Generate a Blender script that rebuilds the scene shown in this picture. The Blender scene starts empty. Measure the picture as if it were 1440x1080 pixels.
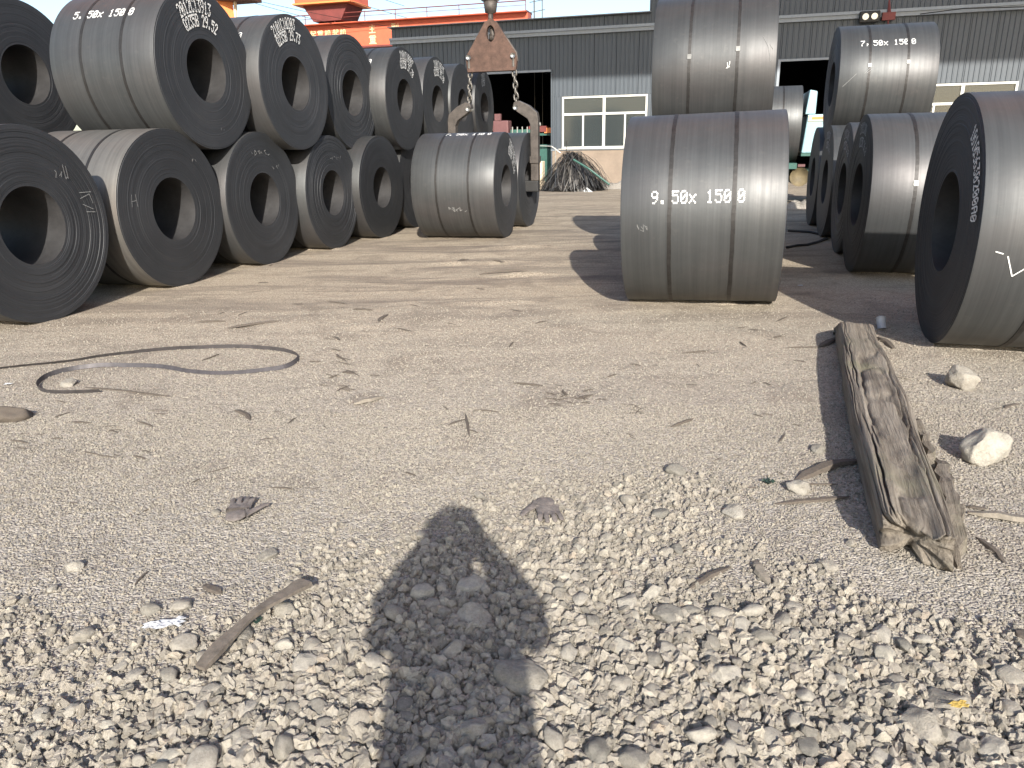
import bpy, bmesh, math, random
import numpy as np
from mathutils import Vector, Matrix, noise, Euler
R_ = math.radians
SC = bpy.context.scene
COL = SC.collection
random.seed(7)
rng = np.random.default_rng(11)

# ------------------------------------------------------------------ camera, light, exposure
CAM_H = 1.628
PITCH, ROLL = R_(17.644), .0182
cd = bpy.data.cameras.new('camera'); cam = bpy.data.objects.new('camera', cd); COL.objects.link(cam)
cd.sensor_width = 36; cd.lens = 36*1057.14/1440; cd.clip_start = .05; cd.clip_end = 3000
r0 = Vector((1,0,0)); u0 = Vector((0,math.sin(PITCH),math.cos(PITCH))); fw = Vector((0,math.cos(PITCH),-math.sin(PITCH)))
cr = r0*math.cos(ROLL)-u0*math.sin(ROLL); cu = r0*math.sin(ROLL)+u0*math.cos(ROLL)
m3 = Matrix((cr,cu,-fw)).transposed()
cam.matrix_world = Matrix.Translation((0,0,CAM_H)) @ m3.to_4x4()
SC.camera = cam

SUN_EL, SUN_TRAVEL = R_(26.7), R_(-4.7)
w = bpy.data.worlds.new('World'); SC.world = w; w.use_nodes = True
nt = w.node_tree; nt.nodes.clear()
sky = nt.nodes.new('ShaderNodeTexSky'); sky.sky_type = 'NISHITA'; sky.sun_disc = False
sky.sun_elevation = SUN_EL; sky.sun_rotation = R_(175.3)
sky.air_density = 1.0; sky.dust_density = 1.3; sky.ozone_density = 1.0; sky.altitude = 0
bg = nt.nodes.new('ShaderNodeBackground'); bg.inputs[1].default_value = .115
wo = nt.nodes.new('ShaderNodeOutputWorld')
nt.links.new(sky.outputs[0], bg.inputs[0]); nt.links.new(bg.outputs[0], wo.inputs[0])
sd = bpy.data.lights.new('sun', 'SUN'); sd.energy = 4.2; sd.angle = R_(.6); sd.color = (1,.945,.86)
so = bpy.data.objects.new('sun', sd); COL.objects.link(so)
sdir = Vector((math.sin(SUN_TRAVEL)*math.cos(SUN_EL), math.cos(SUN_TRAVEL)*math.cos(SUN_EL), -math.sin(SUN_EL)))
so.rotation_euler = sdir.to_track_quat('-Z','Y').to_euler(); so.location = (0,-5,12)
SC.view_settings.view_transform = 'Standard'; SC.view_settings.look = 'None'
SC.view_settings.exposure = 1.02; SC.view_settings.gamma = 1
SC.render.engine = 'CYCLES'

# ------------------------------------------------------------------ helpers
AZ = R_(15.54)                       # the yard's rows run this far right of straight ahead
CA, SA = math.cos(AZ), math.sin(AZ)
def W(u, w_, z=0):                   # yard coordinates: u along the rows, w across
    return Vector((u*SA+w_*CA, u*CA-w_*SA, z))
def ground_at(x, y, z=0):            # photo point -> point on the ground
    d = fw + cr*((x-720)/1057.14) - cu*((y-540)/1057.14)
    t = (z-CAM_H)/d.z
    return Vector((d.x*t, d.y*t, z))
def px_size(p, px):                  # metres that px pixels cover at p
    zc = (Vector(p)-Vector((0,0,CAM_H))).dot(fw)
    return px*zc/1057.14

def tag(o, label=None, cat=None, group=None, kind=None):
    if label: o['label'] = label
    if cat: o['category'] = cat
    if group: o['group'] = group
    if kind: o['kind'] = kind
    return o
def empty(name, loc, rz=0, **k):
    o = bpy.data.objects.new(name, None); COL.objects.link(o)
    o.location = loc; o.rotation_euler = (0,0,rz); o.empty_display_size = .2
    return tag(o, **k)
def link(name, me, parent=None, loc=None, rot=None, scale=None, **k):
    o = bpy.data.objects.new(name, me); COL.objects.link(o)
    if parent: o.parent = parent
    if loc is not None: o.location = loc
    if rot is not None: o.rotation_euler = rot
    if scale is not None: o.scale = scale
    return tag(o, **k)
def mesh(name, v, f, mats, smooth=False, mi=None):
    me = bpy.data.meshes.new(name)
    me.from_pydata([tuple(map(float,a)) for a in v], [], [tuple(a) for a in f])
    for m in (mats if isinstance(mats,(list,tuple)) else [mats]): me.materials.append(m)
    if mi is not None: me.polygons.foreach_set('material_index', mi)
    if smooth: me.polygons.foreach_set('use_smooth', [True]*len(me.polygons))
    me.update(); return me
class MB:
    def __init__(s): s.v=[]; s.f=[]
    def add(s, v, f):
        n=len(s.v); s.v+= [tuple(a) for a in v]; s.f += [tuple(i+n for i in q) for q in f]; return s
    def box(s, x0,x1,y0,y1,z0,z1, M=None):
        v=[Vector((x,y,z)) for z in (z0,z1) for y in (y0,y1) for x in (x0,x1)]
        if M is not None: v=[M@a for a in v]
        return s.add(v, [(0,2,3,1),(4,5,7,6),(0,1,5,4),(2,6,7,3),(0,4,6,2),(1,3,7,5)])
    def tube(s, pts, r, n=8, closed=False, cap=True):
        pts=[Vector(p) for p in pts]; rings=[]; N=len(pts)
        up=Vector((0,0,1))
        for i,p in enumerate(pts):
            if closed: t=(pts[(i+1)%N]-pts[i-1])
            else: t=(pts[min(i+1,N-1)]-pts[max(i-1,0)])
            t.normalize()
            a=up if abs(t.dot(up))<.93 else Vector((1,0,0))
            s1=t.cross(a).normalized(); s2=s1.cross(t)
            rr=r[i] if isinstance(r,(list,tuple)) else r
            rings.append([p+(s1*math.cos(2*math.pi*k/n)+s2*math.sin(2*math.pi*k/n))*rr for k in range(n)])
        v=[q for g in rings for q in g]; f=[]
        for i in range(N if closed else N-1):
            j=(i+1)%N
            for k in range(n): f.append((i*n+k,i*n+(k+1)%n,j*n+(k+1)%n,j*n+k))
        if cap and not closed: f.append(tuple(range(n))); f.append(tuple((N-1)*n+k for k in reversed(range(n))))
        return s.add(v,f)
    def prism(s, poly, x0, x1, M=None):    # poly in (y,z), extruded along x
        n=len(poly); v=[Vector((x0,a,b)) for a,b in poly]+[Vector((x1,a,b)) for a,b in poly]
        if M is not None: v=[M@a for a in v]
        f=[tuple(range(n)),tuple(reversed(range(n,2*n)))]+[(i,i+n,(i+1)%n+n,(i+1)%n) for i in range(n)]
        return s.add(v,f)
    def build(s, name, m, parent=None, smooth=False, bevel=0, **k):
        o = link(name, mesh(name, s.v, s.f, m, smooth), parent, **k)
        if bevel:
            b=o.modifiers.new('bevel','BEVEL'); b.width=bevel; b.segments=2; b.limit_method='ANGLE'
        return o
def copy_tree(o, parent=None):
    c=o.copy(); COL.objects.link(c); c.parent=parent
    for ch in o.children: copy_tree(ch, c)
    return c

# ------------------------------------------------------------------ materials
class NT:
    def __init__(s, name):
        s.m=bpy.data.materials.new(name); s.m.use_nodes=True; s.t=s.m.node_tree; s.t.nodes.clear()
        s.out=s.t.nodes.new('ShaderNodeOutputMaterial'); s.p=s.t.nodes.new('ShaderNodeBsdfPrincipled')
        s.t.links.new(s.p.outputs[0], s.out.inputs[0])
    def n(s, typ, **k):
        nd=s.t.nodes.new(typ)
        for a,b in k.items():
            if a.startswith('_'): setattr(nd,a[1:],b)
        return nd
    def l(s,a,b): s.t.links.new(a,b)
    def coord(s, kind='Object', scale=(1,1,1)):
        tc=s.n('ShaderNodeTexCoord'); mp=s.n('ShaderNodeMapping'); mp.inputs['Scale'].default_value=scale
        s.l(tc.outputs[kind], mp.inputs[0]); return mp.outputs[0]
    def noise(s, co, scale, detail=4, rough=.6, dist=0):
        nd=s.n('ShaderNodeTexNoise'); nd.inputs['Scale'].default_value=scale; nd.inputs['Detail'].default_value=detail
        nd.inputs['Roughness'].default_value=rough; nd.inputs['Distortion'].default_value=dist; s.l(co, nd.inputs['Vector']); return nd.outputs['Fac']
    def voro(s, co, scale, feature='F1', out='Distance', rnd=1):
        nd=s.n('ShaderNodeTexVoronoi'); nd.feature=feature; nd.inputs['Scale'].default_value=scale; nd.inputs['Randomness'].default_value=rnd
        s.l(co, nd.inputs['Vector']); return nd.outputs[out]
    def ramp(s, fac, stops):
        nd=s.n('ShaderNodeValToRGB'); cr_=nd.color_ramp
        while len(cr_.elements)<len(stops): cr_.elements.new(.5)
        for e,(p,c) in zip(cr_.elements,stops):
            e.position=p; e.color=(c if len(c)==4 else (*c,1)) if isinstance(c,(tuple,list)) else (c,c,c,1)
        s.l(fac, nd.inputs[0]); return nd.outputs[0]
    def mix(s, fac, a, b, mode='MIX'):
        nd=s.n('ShaderNodeMix'); nd.data_type='RGBA'; nd.blend_type=mode
        for i,v in ((0,fac),(6,a),(7,b)):
            sock=nd.inputs[i]
            if isinstance(v,(int,float)): sock.default_value=v if i==0 else (v,v,v,1)
            elif isinstance(v,(tuple,list)): sock.default_value=(*v,1) if len(v)==3 else v
            else: s.l(v,sock)
        return nd.outputs[2]
    def math(s, op, a, b=0):
        nd=s.n('ShaderNodeMath'); nd.operation=op
        for i,v in enumerate((a,b)):
            if isinstance(v,(int,float)): nd.inputs[i].default_value=v
            else: s.l(v, nd.inputs[i])
        return nd.outputs[0]
    def bump(s, h, strength=.5, dist=.01, prev=None):
        nd=s.n('ShaderNodeBump'); nd.inputs['Strength'].default_value=strength; nd.inputs['Distance'].default_value=dist
        s.l(h, nd.inputs['Height'])
        if prev is not None: s.l(prev, nd.inputs['Normal'])
        return nd.outputs[0]
    def set(s, **k):
        names=dict(color='Base Color', rough='Roughness', metal='Metallic', normal='Normal', spec='Specular IOR Level', trans='Transmission Weight', ior='IOR', alpha='Alpha',aniso='Anisotropic')
        for a,v in k.items():
            sock=s.p.inputs[names[a]]
            if isinstance(v,(int,float)): sock.default_value=v
            elif isinstance(v,(tuple,list)): sock.default_value=(*v,1)
            else: s.l(v,sock)
        return s.m
def plain(name, c, rough=.6, metal=0, var=.25, scale=6, bump=.15, bscale=None):
    s=NT(name); co=s.coord(); n1=s.noise(co,scale,5); n2=s.noise(co,scale*7,3)
    f=s.math('ADD', s.math('MULTIPLY',n1,.7), s.math('MULTIPLY',n2,.3))
    lo=tuple(max(0,x*(1-var)) for x in c); hi=tuple(x*(1+var) for x in c)
    col=s.ramp(f,[(.3,lo),(.7,hi)])
    s.set(color=col, rough=rough, metal=metal)
    if bump: s.set(normal=s.bump(s.noise(co,bscale or scale*8,4),bump,.004))
    return s.m

def m_barrel():
    s=NT('mill_scale_barrel')
    streak=s.noise(s.coord(scale=(26,.5,.5)),1.0,6,.65)
    fine=s.noise(s.coord(scale=(120,1.2,1.2)),1.0,3,.6)
    blot=s.noise(s.coord(scale=(.7,1,1)),1.6,5,.6,.4)
    oi=s.n('ShaderNodeObjectInfo')
    f=s.math('ADD',s.math('MULTIPLY',streak,.55),s.math('ADD',s.math('MULTIPLY',fine,.15),s.math('MULTIPLY',blot,.45)))
    col=s.ramp(f,[(.36,(.048,.050,.052)),(.55,(.066,.069,.070)),(.76,(.088,.091,.092))])
    tint=s.mix(s.ramp(s.noise(s.coord(scale=(.5,1,1)),1.1,3),[(.45,0.),(.7,1.)]), (1,1,1), (1.05,.97,.96))
    col=s.mix(1, col, tint,'MULTIPLY')
    v=s.math('ADD',s.math('MULTIPLY',oi.outputs['Random'],.3),.85)
    col=s.mix(1,col,v,'MULTIPLY')
    dust=s.ramp(s.noise(s.coord(scale=(1,1,1)),9,6,.7),[(.58,0.),(.8,.35)])
    col=s.mix(dust,col,(.14,.135,.125))
    sc=s.ramp(s.noise(s.coord(scale=(3,9,40)),1.3,8,.8,1.5),[(.67,0.),(.72,.5)])
    col=s.mix(sc,col,(.20,.19,.18))
    rgh=s.ramp(f,[(.3,.53),(.7,.46)])
    s.set(color=col, rough=rgh, metal=.5)
    b=s.bump(streak,.05,.008); b=s.bump(s.noise(s.coord(scale=(1,1,1)),3,3),.12,.02,b)
    s.set(normal=b); return s.m
def m_face():
    s=NT('layered_coil_edge')
    tc=s.n('ShaderNodeTexCoord'); sx=s.n('ShaderNodeSeparateXYZ'); s.l(tc.outputs['Object'],sx.inputs[0])
    rr=s.math('SQRT',s.math('ADD',s.math('POWER',s.math('ABSOLUTE',sx.outputs[1]),2),s.math('POWER',s.math('ABSOLUTE',sx.outputs[2]),2)))
    cb=s.n('ShaderNodeCombineXYZ'); s.l(s.math('MULTIPLY',rr,90),cb.inputs[0])
    ring=s.noise(cb.outputs[0],1.0,3,.7)
    cb2=s.n('ShaderNodeCombineXYZ'); s.l(s.math('MULTIPLY',rr,9),cb2.inputs[0])
    ring2=s.noise(cb2.outputs[0],1.0,3,.6)
    blot=s.noise(s.coord(),1.8,5,.6)
    f=s.math('ADD',s.math('MULTIPLY',ring,.4),s.math('ADD',s.math('MULTIPLY',ring2,.3),s.math('MULTIPLY',blot,.4)))
    col=s.ramp(f,[(.35,(.017,.019,.021)),(.55,(.031,.033,.037)),(.78,(.055,.057,.060))])
    oi=s.n('ShaderNodeObjectInfo'); v=s.math('ADD',s.math('MULTIPLY',oi.outputs['Random'],.3),.85)
    col=s.mix(1,col,v,'MULTIPLY')
    fleck=s.ramp(s.noise(s.coord(),24,6,.75,1),[(.66,0.),(.76,.3)])
    col=s.mix(fleck,col,(.085,.082,.08))
    s.set(color=col, rough=.55, metal=.2, normal=s.bump(ring,.35,.005)); return s.m
M={}
M['barrel']=m_barrel(); M['face']=m_face()
M['bore']=plain('coil_bore',(.045,.044,.045),.55,.3,.3,5,.2)
M['strap']=plain('steel_strapping',(.034,.032,.031),.5,.5,.4,14,.1)
M['strapsteel']=plain('bright_strap_steel',(.13,.13,.125),.4,.7,.3,20,.1)
M['paint']=plain('white_stencil_paint',(.66,.66,.64),.75,0,.28,22,0)
M['paintgrey']=plain('faded_stencil_paint',(.42,.42,.41),.8,0,.35,40,0)
M['chalk']=plain('chalk',(.22,.22,.215),.9,0,.4,60,0)
M['rust']=plain('rusty_steel',(.090,.052,.038),.75,.25,.55,7,.5)
M['brownsteel']=plain('brown_painted_steel',(.075,.064,.056),.6,.3,.5,6,.3)
M['steel']=plain('worn_bright_steel',(.55,.54,.50),.35,.8,.2,12,.15)
M['chain']=plain('chain_steel',(.15,.14,.125),.45,.6,.4,20,.2)
def m_clad(name,c):
    s=NT(name); co=s.coord(); st=s.noise(s.coord(scale=(9,9,.6)),1.2,5,.65); bl=s.noise(co,.5,4)
    f=s.math('ADD',s.math('MULTIPLY',st,.6),s.math('MULTIPLY',bl,.4))
    col=s.ramp(f,[(.3,tuple(x*.82 for x in c)),(.7,tuple(x*1.14 for x in c))])
    dirt=s.ramp(s.noise(s.coord(scale=(5,5,.35)),1,6,.7),[(.6,0.),(.8,.35)])
    col=s.mix(dirt,col,(.16,.15,.14))
    run=s.ramp(s.noise(s.coord(scale=(14,14,.22)),1,5,.75),[(.63,0.),(.78,.6)]); col=s.mix(run,col,(.035,.033,.032))
    return s.set(color=col,rough=.5,metal=.0,normal=s.bump(s.noise(co,9,3),.1,.01))
M['clad']=m_clad('grey_cladding',(.062,.076,.091))
M['fascia']=m_clad('light_grey_fascia',(.24,.27,.30))
M['roof']=m_clad('grey_roof_sheet',(.20,.21,.23))
M['plinth']=plain('beige_render',(.235,.187,.145),.85,0,.16,1.5,.2,20)
M['frame']=plain('white_frame',(.58,.58,.54),.4,0,.08,8,0)
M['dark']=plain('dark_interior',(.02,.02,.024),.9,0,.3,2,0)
M['floor_in']=plain('interior_concrete',(.10,.10,.10),.9,0,.2,1,0)
g=NT('window_glass'); g.set(color=(.05,.06,.062),rough=.08,spec=.6,alpha=.72); M['glass']=g.m
M['red']=plain('orange_red_crane_paint',(.56,.115,.055),.5,0,.14,2,.1)
M['redd']=plain('dark_red_crane_paint',(.16,.035,.03),.6,.1,.3,2,.1)
M['orange']=plain('orange_crane_paint',(.75,.24,.07),.5,0,.12,2,.1)
M['cream']=plain('cream_lettering',(.78,.66,.36),.6,0,.1,5,0)
M['tile']=plain('orange_roof_sheet',(.62,.34,.12),.6,0,.25,3,.2)
M['black']=plain('black_rubber',(.02,.02,.02),.6,0,.3,8,.2)
M['cyan']=plain('pale_blue_truck_paint',(.27,.42,.46),.4,0,.06,3,0)
M['creamy']=plain('cream_panel',(.72,.60,.42),.6,0,.12,4,0)
M['green']=plain('dark_green_paint',(.03,.10,.08),.5,0,.2,4,0)
M['tank']=plain('yellow_brown_tank',(.14,.11,.06),.7,0,.4,6,.1)
M['white']=plain('white_paint',(.50,.52,.52),.5,0,.06,4,0)
M['pinkred']=plain('faded_red_paint',(.12,.05,.05),.6,0,.25,4,0)
M['bark']=plain('dry_bark',(.095,.078,.062),.9,0,.4,30,.5,60)
M['palewood']=plain('pale_dry_wood',(.20,.175,.14),.85,0,.3,25,.4,60)
M['plastic']=plain('white_plastic',(.36,.37,.39),.45,0,.2,14,.1)
M['leaf']=plain('yellow_leaf',(.42,.29,.07),.7,0,.2,40,.1)
M['shard']=plain('dark_green_glass',(.018,.035,.026),.3,0,.3,10,0)
M['glove']=plain('dirty_glove_fabric',(.150,.130,.118),.95,0,.35,60,.8,260)
M['cloth']=plain('dark_jacket',(.05,.05,.06),.85,0,.3,20,.3)
M['trouser']=plain('dark_trousers',(.04,.04,.05),.85,0,.3,20,.3)
M['skin']=plain('skin',(.50,.32,.24),.5,0,.06,10,.05)
M['hair']=plain('black_hair',(.015,.013,.012),.5,0,.3,60,.4)
def m_rock(name, base, dark):
    s=NT(name); co=s.coord(); n1=s.noise(co,1.6,6,.65); n2=s.noise(co,9,5,.7)
    oi=s.n('ShaderNodeObjectInfo')
    col=s.ramp(s.math('ADD',s.math('MULTIPLY',n1,.6),s.math('MULTIPLY',n2,.4)),[(.34,dark),(.56,base),(.78,tuple(min(.75,x*1.22) for x in base))])
    v=s.ramp(oi.outputs['Random'],[(0.,(.58,.58,.57)),(.35,(.90,.87,.83)),(.7,(1.04,1.02,.99)),(.96,(1.18,1.16,1.09)),(1.,(1.05,.96,.88))])
    col=s.mix(1,col,v,'MULTIPLY')
    b=s.bump(n2,.5,.12); b=s.bump(s.noise(co,30,4,.7),.4,.04,b)
    return s.set(color=col,rough=.92,spec=.2,normal=b)
M['rock']=m_rock('limestone',(.45,.425,.375),(.28,.263,.232))
M['gravel']=m_rock('gravel_stone',(.465,.43,.372),(.30,.277,.24))
def m_wood():
    s=NT('weathered_timber')
    g1=s.noise(s.coord(scale=(24,1.1,24)),1.,7,.7,.6); g2=s.noise(s.coord(scale=(90,3,90)),1.,4,.7)
    bl=s.noise(s.coord(),2.2,4)
    col=s.ramp(s.math('ADD',s.math('MULTIPLY',g1,.65),s.math('MULTIPLY',g2,.35)),[(.28,(.050,.040,.031)),(.48,(.185,.16,.13)),(.72,(.33,.295,.245))])
    moss=s.ramp(bl,[(.55,0.),(.72,.4)]); col=s.mix(moss,col,(.20,.20,.12))
    b=s.bump(g1,.9,.025); b=s.bump(g2,.6,.008,b)
    return s.set(color=col,rough=.9,spec=.15,normal=b)
M['wood']=m_wood()
def m_ground():
    s=NT('gravel_ground')
    tc=s.n('ShaderNodeTexCoord'); co=tc.outputs['Object']
    sx=s.n('ShaderNodeSeparateXYZ'); s.l(co,sx.inputs[0])
    big=s.noise(co,.35,5,.6); mid=s.noise(co,1.7,6,.65,.5); fine=s.noise(co,38,6,.75)
    vs=s.voro(co,95,'F1'); vcol=s.n('ShaderNodeTexVoronoi'); vcol.inputs['Scale'].default_value=95; s.l(co,vcol.inputs['Vector'])
    v2=s.voro(co,42,'F1')
    near=s.math('SUBTRACT',sx.outputs[1],s.math('MULTIPLY',mid,2.5))
    nf=s.n('ShaderNodeMapRange'); nf.inputs['From Min'].default_value=1.5; nf.inputs['From Max'].default_value=7.5; s.l(near,nf.inputs['Value'])
    grey=s.ramp(fine,[(.3,(.240,.220,.190)),(.55,(.375,.347,.304)),(.75,(.49,.456,.405))])
    warm=s.ramp(fine,[(.3,(.295,.248,.188)),(.55,(.43,.368,.287)),(.75,(.53,.46,.362))])
    col=s.mix(nf.outputs[0],grey,warm)
    hv=s.n('ShaderNodeSeparateColor'); s.l(vcol.outputs['Color'],hv.inputs[0])
    cell=s.ramp(hv.outputs[0],[(0.,(.52,.51,.50)),(.18,(.80,.79,.78)),(.55,(1.0,.99,.98)),(1.,(1.26,1.25,1.22))])
    col=s.mix(.85,col,cell,'MULTIPLY')
    # dirt tracks stretched across the yard, packed by vehicles
    tr=s.noise(s.coord(scale=(.28,1.5,1)),1.1,6,.7,.6)
    trk=s.ramp(tr,[(.47,0.),(.56,.5),(.68,.95)])
    farm=s.n('ShaderNodeMapRange'); farm.inputs['From Min'].default_value=4.0; farm.inputs['From Max'].default_value=9; s.l(sx.outputs[1],farm.inputs['Value'])
    col=s.mix(s.math('MULTIPLY',trk,farm.outputs[0]),col,(.185,.155,.128))
    st=s.ramp(mid,[(.52,0.),(.66,.55)]); col=s.mix(st,col,(.20,.165,.13))
    st2=s.ramp(s.noise(co,5.2,6,.75,.8),[(.63,0.),(.74,.6)]); col=s.mix(s.math('MULTIPLY',st2,.7),col,(.14,.11,.085))
    b=s.bump(s.math('SUBTRACT',1.,vs),.9,.009); b=s.bump(s.math('SUBTRACT',1.,v2),.5,.010,b); b=s.bump(mid,.5,.06,b); b=s.bump(tr,.4,.05,b)
    return s.set(color=col,rough=.95,spec=.12,normal=b)
M['ground']=m_ground()

# ------------------------------------------------------------------ ground
def gz(x, y):
    a=noise.noise(Vector((x*.55,y*.55,1.3)))*.020+noise.noise(Vector((x*1.9,y*1.9,4.1)))*.009+noise.noise(Vector((x*5,y*5,2.1)))*.004
    k=max(0,min(1,(9-y)/4))*max(0,min(1,(6-abs(x-.3))/2))
    r=0
    if 5<y<19:
        m=max(0,min(1,(y-5)/2))*max(0,min(1,(19-y)/2))*max(0,min(1,(x+2.6-.28*(y-9))/.6))*max(0,min(1,(1.6+.1*(y-8)-x)/.5))
        if m>0:
            r+=m*noise.noise(Vector((x*.35,y*1.6,8)))*.022+m*noise.noise(Vector((x*2.2,y*6,5)))*.006
            for (yy,x0,x1,h) in ((8.02,-.95,.40,.035),(9.75,-.35,.75,.04),(10.9,-1.2,.3,.03),(12.6,-.6,.9,.035),(7.0,-1.9,-.9,.02)):
                e=math.exp(-((y-yy-.05*math.sin(x*4))/.09)**2); b=max(0,min(1,(x-x0)/.4))*max(0,min(1,(x1-x)/.4)); r+=h*e*b*m
    return a*k+r
def axis(lo,hi,step,far):
    a=list(np.arange(lo,hi+1e-6,step)); s=step; x=hi
    while x<far: s*=1.35; x+=s; a.append(x)
    s=step; x=lo
    while x>-far: s*=1.35; x-=s; a.insert(0,x)
    return a
gx=axis(-5,5.5,.07,900); gy=axis(.8,15,.07,1500)
V=[(x,y,gz(x,y)) for y in gy for x in gx]; nx=len(gx)
F=[(j*nx+i,j*nx+i+1,(j+1)*nx+i+1,(j+1)*nx+i) for j in range(len(gy)-1) for i in range(nx-1)]
link('ground', mesh('ground',V,F,M['ground'],True), kind='structure')

# ------------------------------------------------------------------ coils
GLY={'0':"01110 10001 10011 10101 11001 10001 01110",'1':"00100 01100 00100 00100 00100 00100 01110",'2':"01110 10001 00001 00010 00100 01000 11111",
'3':"11111 00010 00100 00010 00001 10001 01110",'4':"00010 00110 01010 10010 11111 00010 00010",'5':"11111 10000 11110 00001 00001 10001 01110",
'6':"00110 01000 10000 11110 10001 10001 01110",'7':"11111 00001 00010 00100 01000 01000 01000",'8':"01110 10001 10001 01110 10001 10001 01110",
'9':"01110 10001 10001 01111 00001 00010 01100",'.':"00000 00000 00000 00000 00000 01100 01100",',':"00000 00000 00000 00000 01100 00100 01000",
'x':"00000 00000 10001 01010 00100 01010 10001",'C':"01110 10001 10000 10000 10000 10001 01110",'Q':"01110 10001 10001 10001 10101 10010 01101",
'B':"11110 10001 10001 11110 10001 10001 11110",'A':"01110 10001 10001 11111 10001 10001 10001",' ':"00000 00000 00000 00000 00000 00000 00000"}
def dots(text, cw, ch, gaps=()):
    """dot-matrix spray lettering: list of (x,y) dot centres, x from 0, y from 0 up; cw = advance, ch = height"""
    out=[]; x=0; split={}
    for i,c in enumerate(text):
        if i in gaps: x+=gaps[i]
        i0=len(out)
        for rw,row in enumerate(GLY[c].split()):
            for k,b in enumerate(row):
                if b=='1': out.append((x+k*cw/6.2, (6-rw)*ch/6))
        x+=cw
        if len(out)>i0: split[i]=out[i0:]
    return (split if ch>.12 or len(text)>12 or split_marks else out), x
split_marks=False
def sheet(ds, rx, ry, wrap, name, m, parent, thin=1):
    kind=None
    if isinstance(ds,dict):
        for k in ds: sheet(ds[k],rx,ry,wrap,'painted_character',m,parent)
        return
    mb=MB()
    rr=random.Random(len(ds)*7+1)
    for (x,y) in ds:
        jx,jy=rr.uniform(-.12,.12)*rx,rr.uniform(-.12,.12)*ry
        k=rr.uniform(.82,1.12)
        mb.add([wrap(x+jx+math.cos(a)*rx*k, y+jy+math.sin(a)*ry*k) for a in [math.pi/3*q for q in range(6)]],[(0,1,2,3,4,5)])
    return mb.build(name,m,parent,kind=None if name=='painted_character' else 'stuff')
HW,RO,RB=.75,.95,.38
def coil_mesh(rings, segs, seed):
    rr=random.Random(seed); prof=[]
    def face_prof(sgn, sd):
        q=random.Random(sd); pts=[]; off=0
        amp=(.0030 if seed==1 else .0016)
        for i in range(rings):
            a=RB+(RO-RB)*i/rings; b=RB+(RO-RB)*(i+.86)/rings; c=RB+(RO-RB)*(i+1)/rings
            off=off*.6+q.uniform(-amp,amp)
            if i<2: off-=.002
            if i>rings-3: off+=q.uniform(-.004,.001)
            pts.append((sgn*(HW+off),a)); pts.append((sgn*(HW+off),b)); 
        return pts
    L=face_prof(-1,seed*3+1); Rr=face_prof(1,seed*3+2)
    prof=L+[(-HW+.004,RO-.002),(-HW+.008,RO),(-.3,RO),(.3,RO),(HW-.008,RO),(HW-.004,RO-.002)]+Rr[::-1]
    nl=len(L); n=len(prof); V=[];F=[];mi=[]
    for x,r in prof:
        for k in range(segs):
            t=2*math.pi*k/segs
            V.append((x, r*math.cos(t), r*math.sin(t)))
    for i in range(n):
        j=(i+1)%n
        for k in range(segs):
            F.append((i*segs+k,i*segs+(k+1)%segs,j*segs+(k+1)%segs,j*segs+k))
            mi.append(0 if nl<=i<nl+5 else (2 if j==0 else 1))
    me=mesh('steel_winding',V,F,[M['barrel'],M['face'],M['bore']],False,mi)
    sm=[m!=1 for m in mi]; me.polygons.foreach_set('use_smooth',sm)
    bm=bmesh.new(); bm.from_mesh(me); bmesh.ops.recalc_face_normals(bm,faces=bm.faces); 
    for e in bm.edges:
        fs=e.link_faces
        if len(fs)==2 and fs[0].material_index!=fs[1].material_index: e.smooth=False
    bm.to_mesh(me); bm.free(); return me
CM=[coil_mesh(34,84,s) for s in (1,2,3)]; CL=[coil_mesh(12,72,s) for s in (4,5)]
def strap_mesh(seed):
    q=random.Random(seed); mb=MB(); n=84; v=[];f=[]
    wob=[q.uniform(-.002,.002) for _ in range(n)]
    for k in range(n):
        t=2*math.pi*k/n; ww=wob[k]
        for (x,r) in ((-.019,RO+.0005),(-.019,RO+.0035),(.019,RO+.0035),(.019,RO+.0005)):
            v.append((x+ww,-r*math.cos(t),r*math.sin(t)))
    for k in range(n):
        j=(k+1)%n
        for a in range(3): f.append((k*4+a,k*4+a+1,j*4+a+1,j*4+a))
    return mesh('strap',v,f,M['strap'],False)
SM=[strap_mesh(s) for s in (1,2)]
def seal_mesh():
    mb=MB(); mb.box(-.023,.023,-.006,.002,-.03,.03); mb.box(-.026,-.021,-.009,.002,-.022,.022); mb.box(.021,.026,-.009,.002,-.022,.022)
    return mesh('strap_seal',mb.v,mb.f,M['strapsteel'])
SEAL=seal_mesh()
def coil(u,w_,z,D,dyaw=0,var=0,label='',group='',low=False,spin=None,seal=None,tilt=0):
    k=D/1.9
    root=empty('steel_coil', W(u,w_,z-D/2), -(AZ+R_(dyaw)), label=label, cat='steel coil', group=group)
    root.rotation_euler[1]=R_(tilt)
    root.scale=(1,k,k)
    me=(CL if low else CM)[var%(2 if low else 3)]
    link('steel_winding',me,root,(0,0,RO),(spin if spin is not None else random.uniform(0,6),0,0))
    for x in (-.29,.29):
        st=link('strap',SM[var%2],root,(x,0,RO),(random.uniform(-.05,.05),0,0))
        a=R_((seal if seal is not None else random.choice((100,125,150)))+random.uniform(-3,3))
        link('strap_seal',SEAL,st,(0,-(RO+.003)*math.cos(a),(RO+.003)*math.sin(a)),(-a,0,0))
    return root
def barrel_text(root,text,x0,th,cw,ch,gaps={},rx=.0085,ry=.0095,m='paint'):
    ds,_=dots(text,cw,ch,gaps)
    def wrap(x,y):
        t=th+y/RO; r=RO+.0022
        return (x0+x,-r*math.cos(t),RO+r*math.sin(t))
    return sheet(ds,rx,ry,wrap,'painted_marking',M[m],root)
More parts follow.
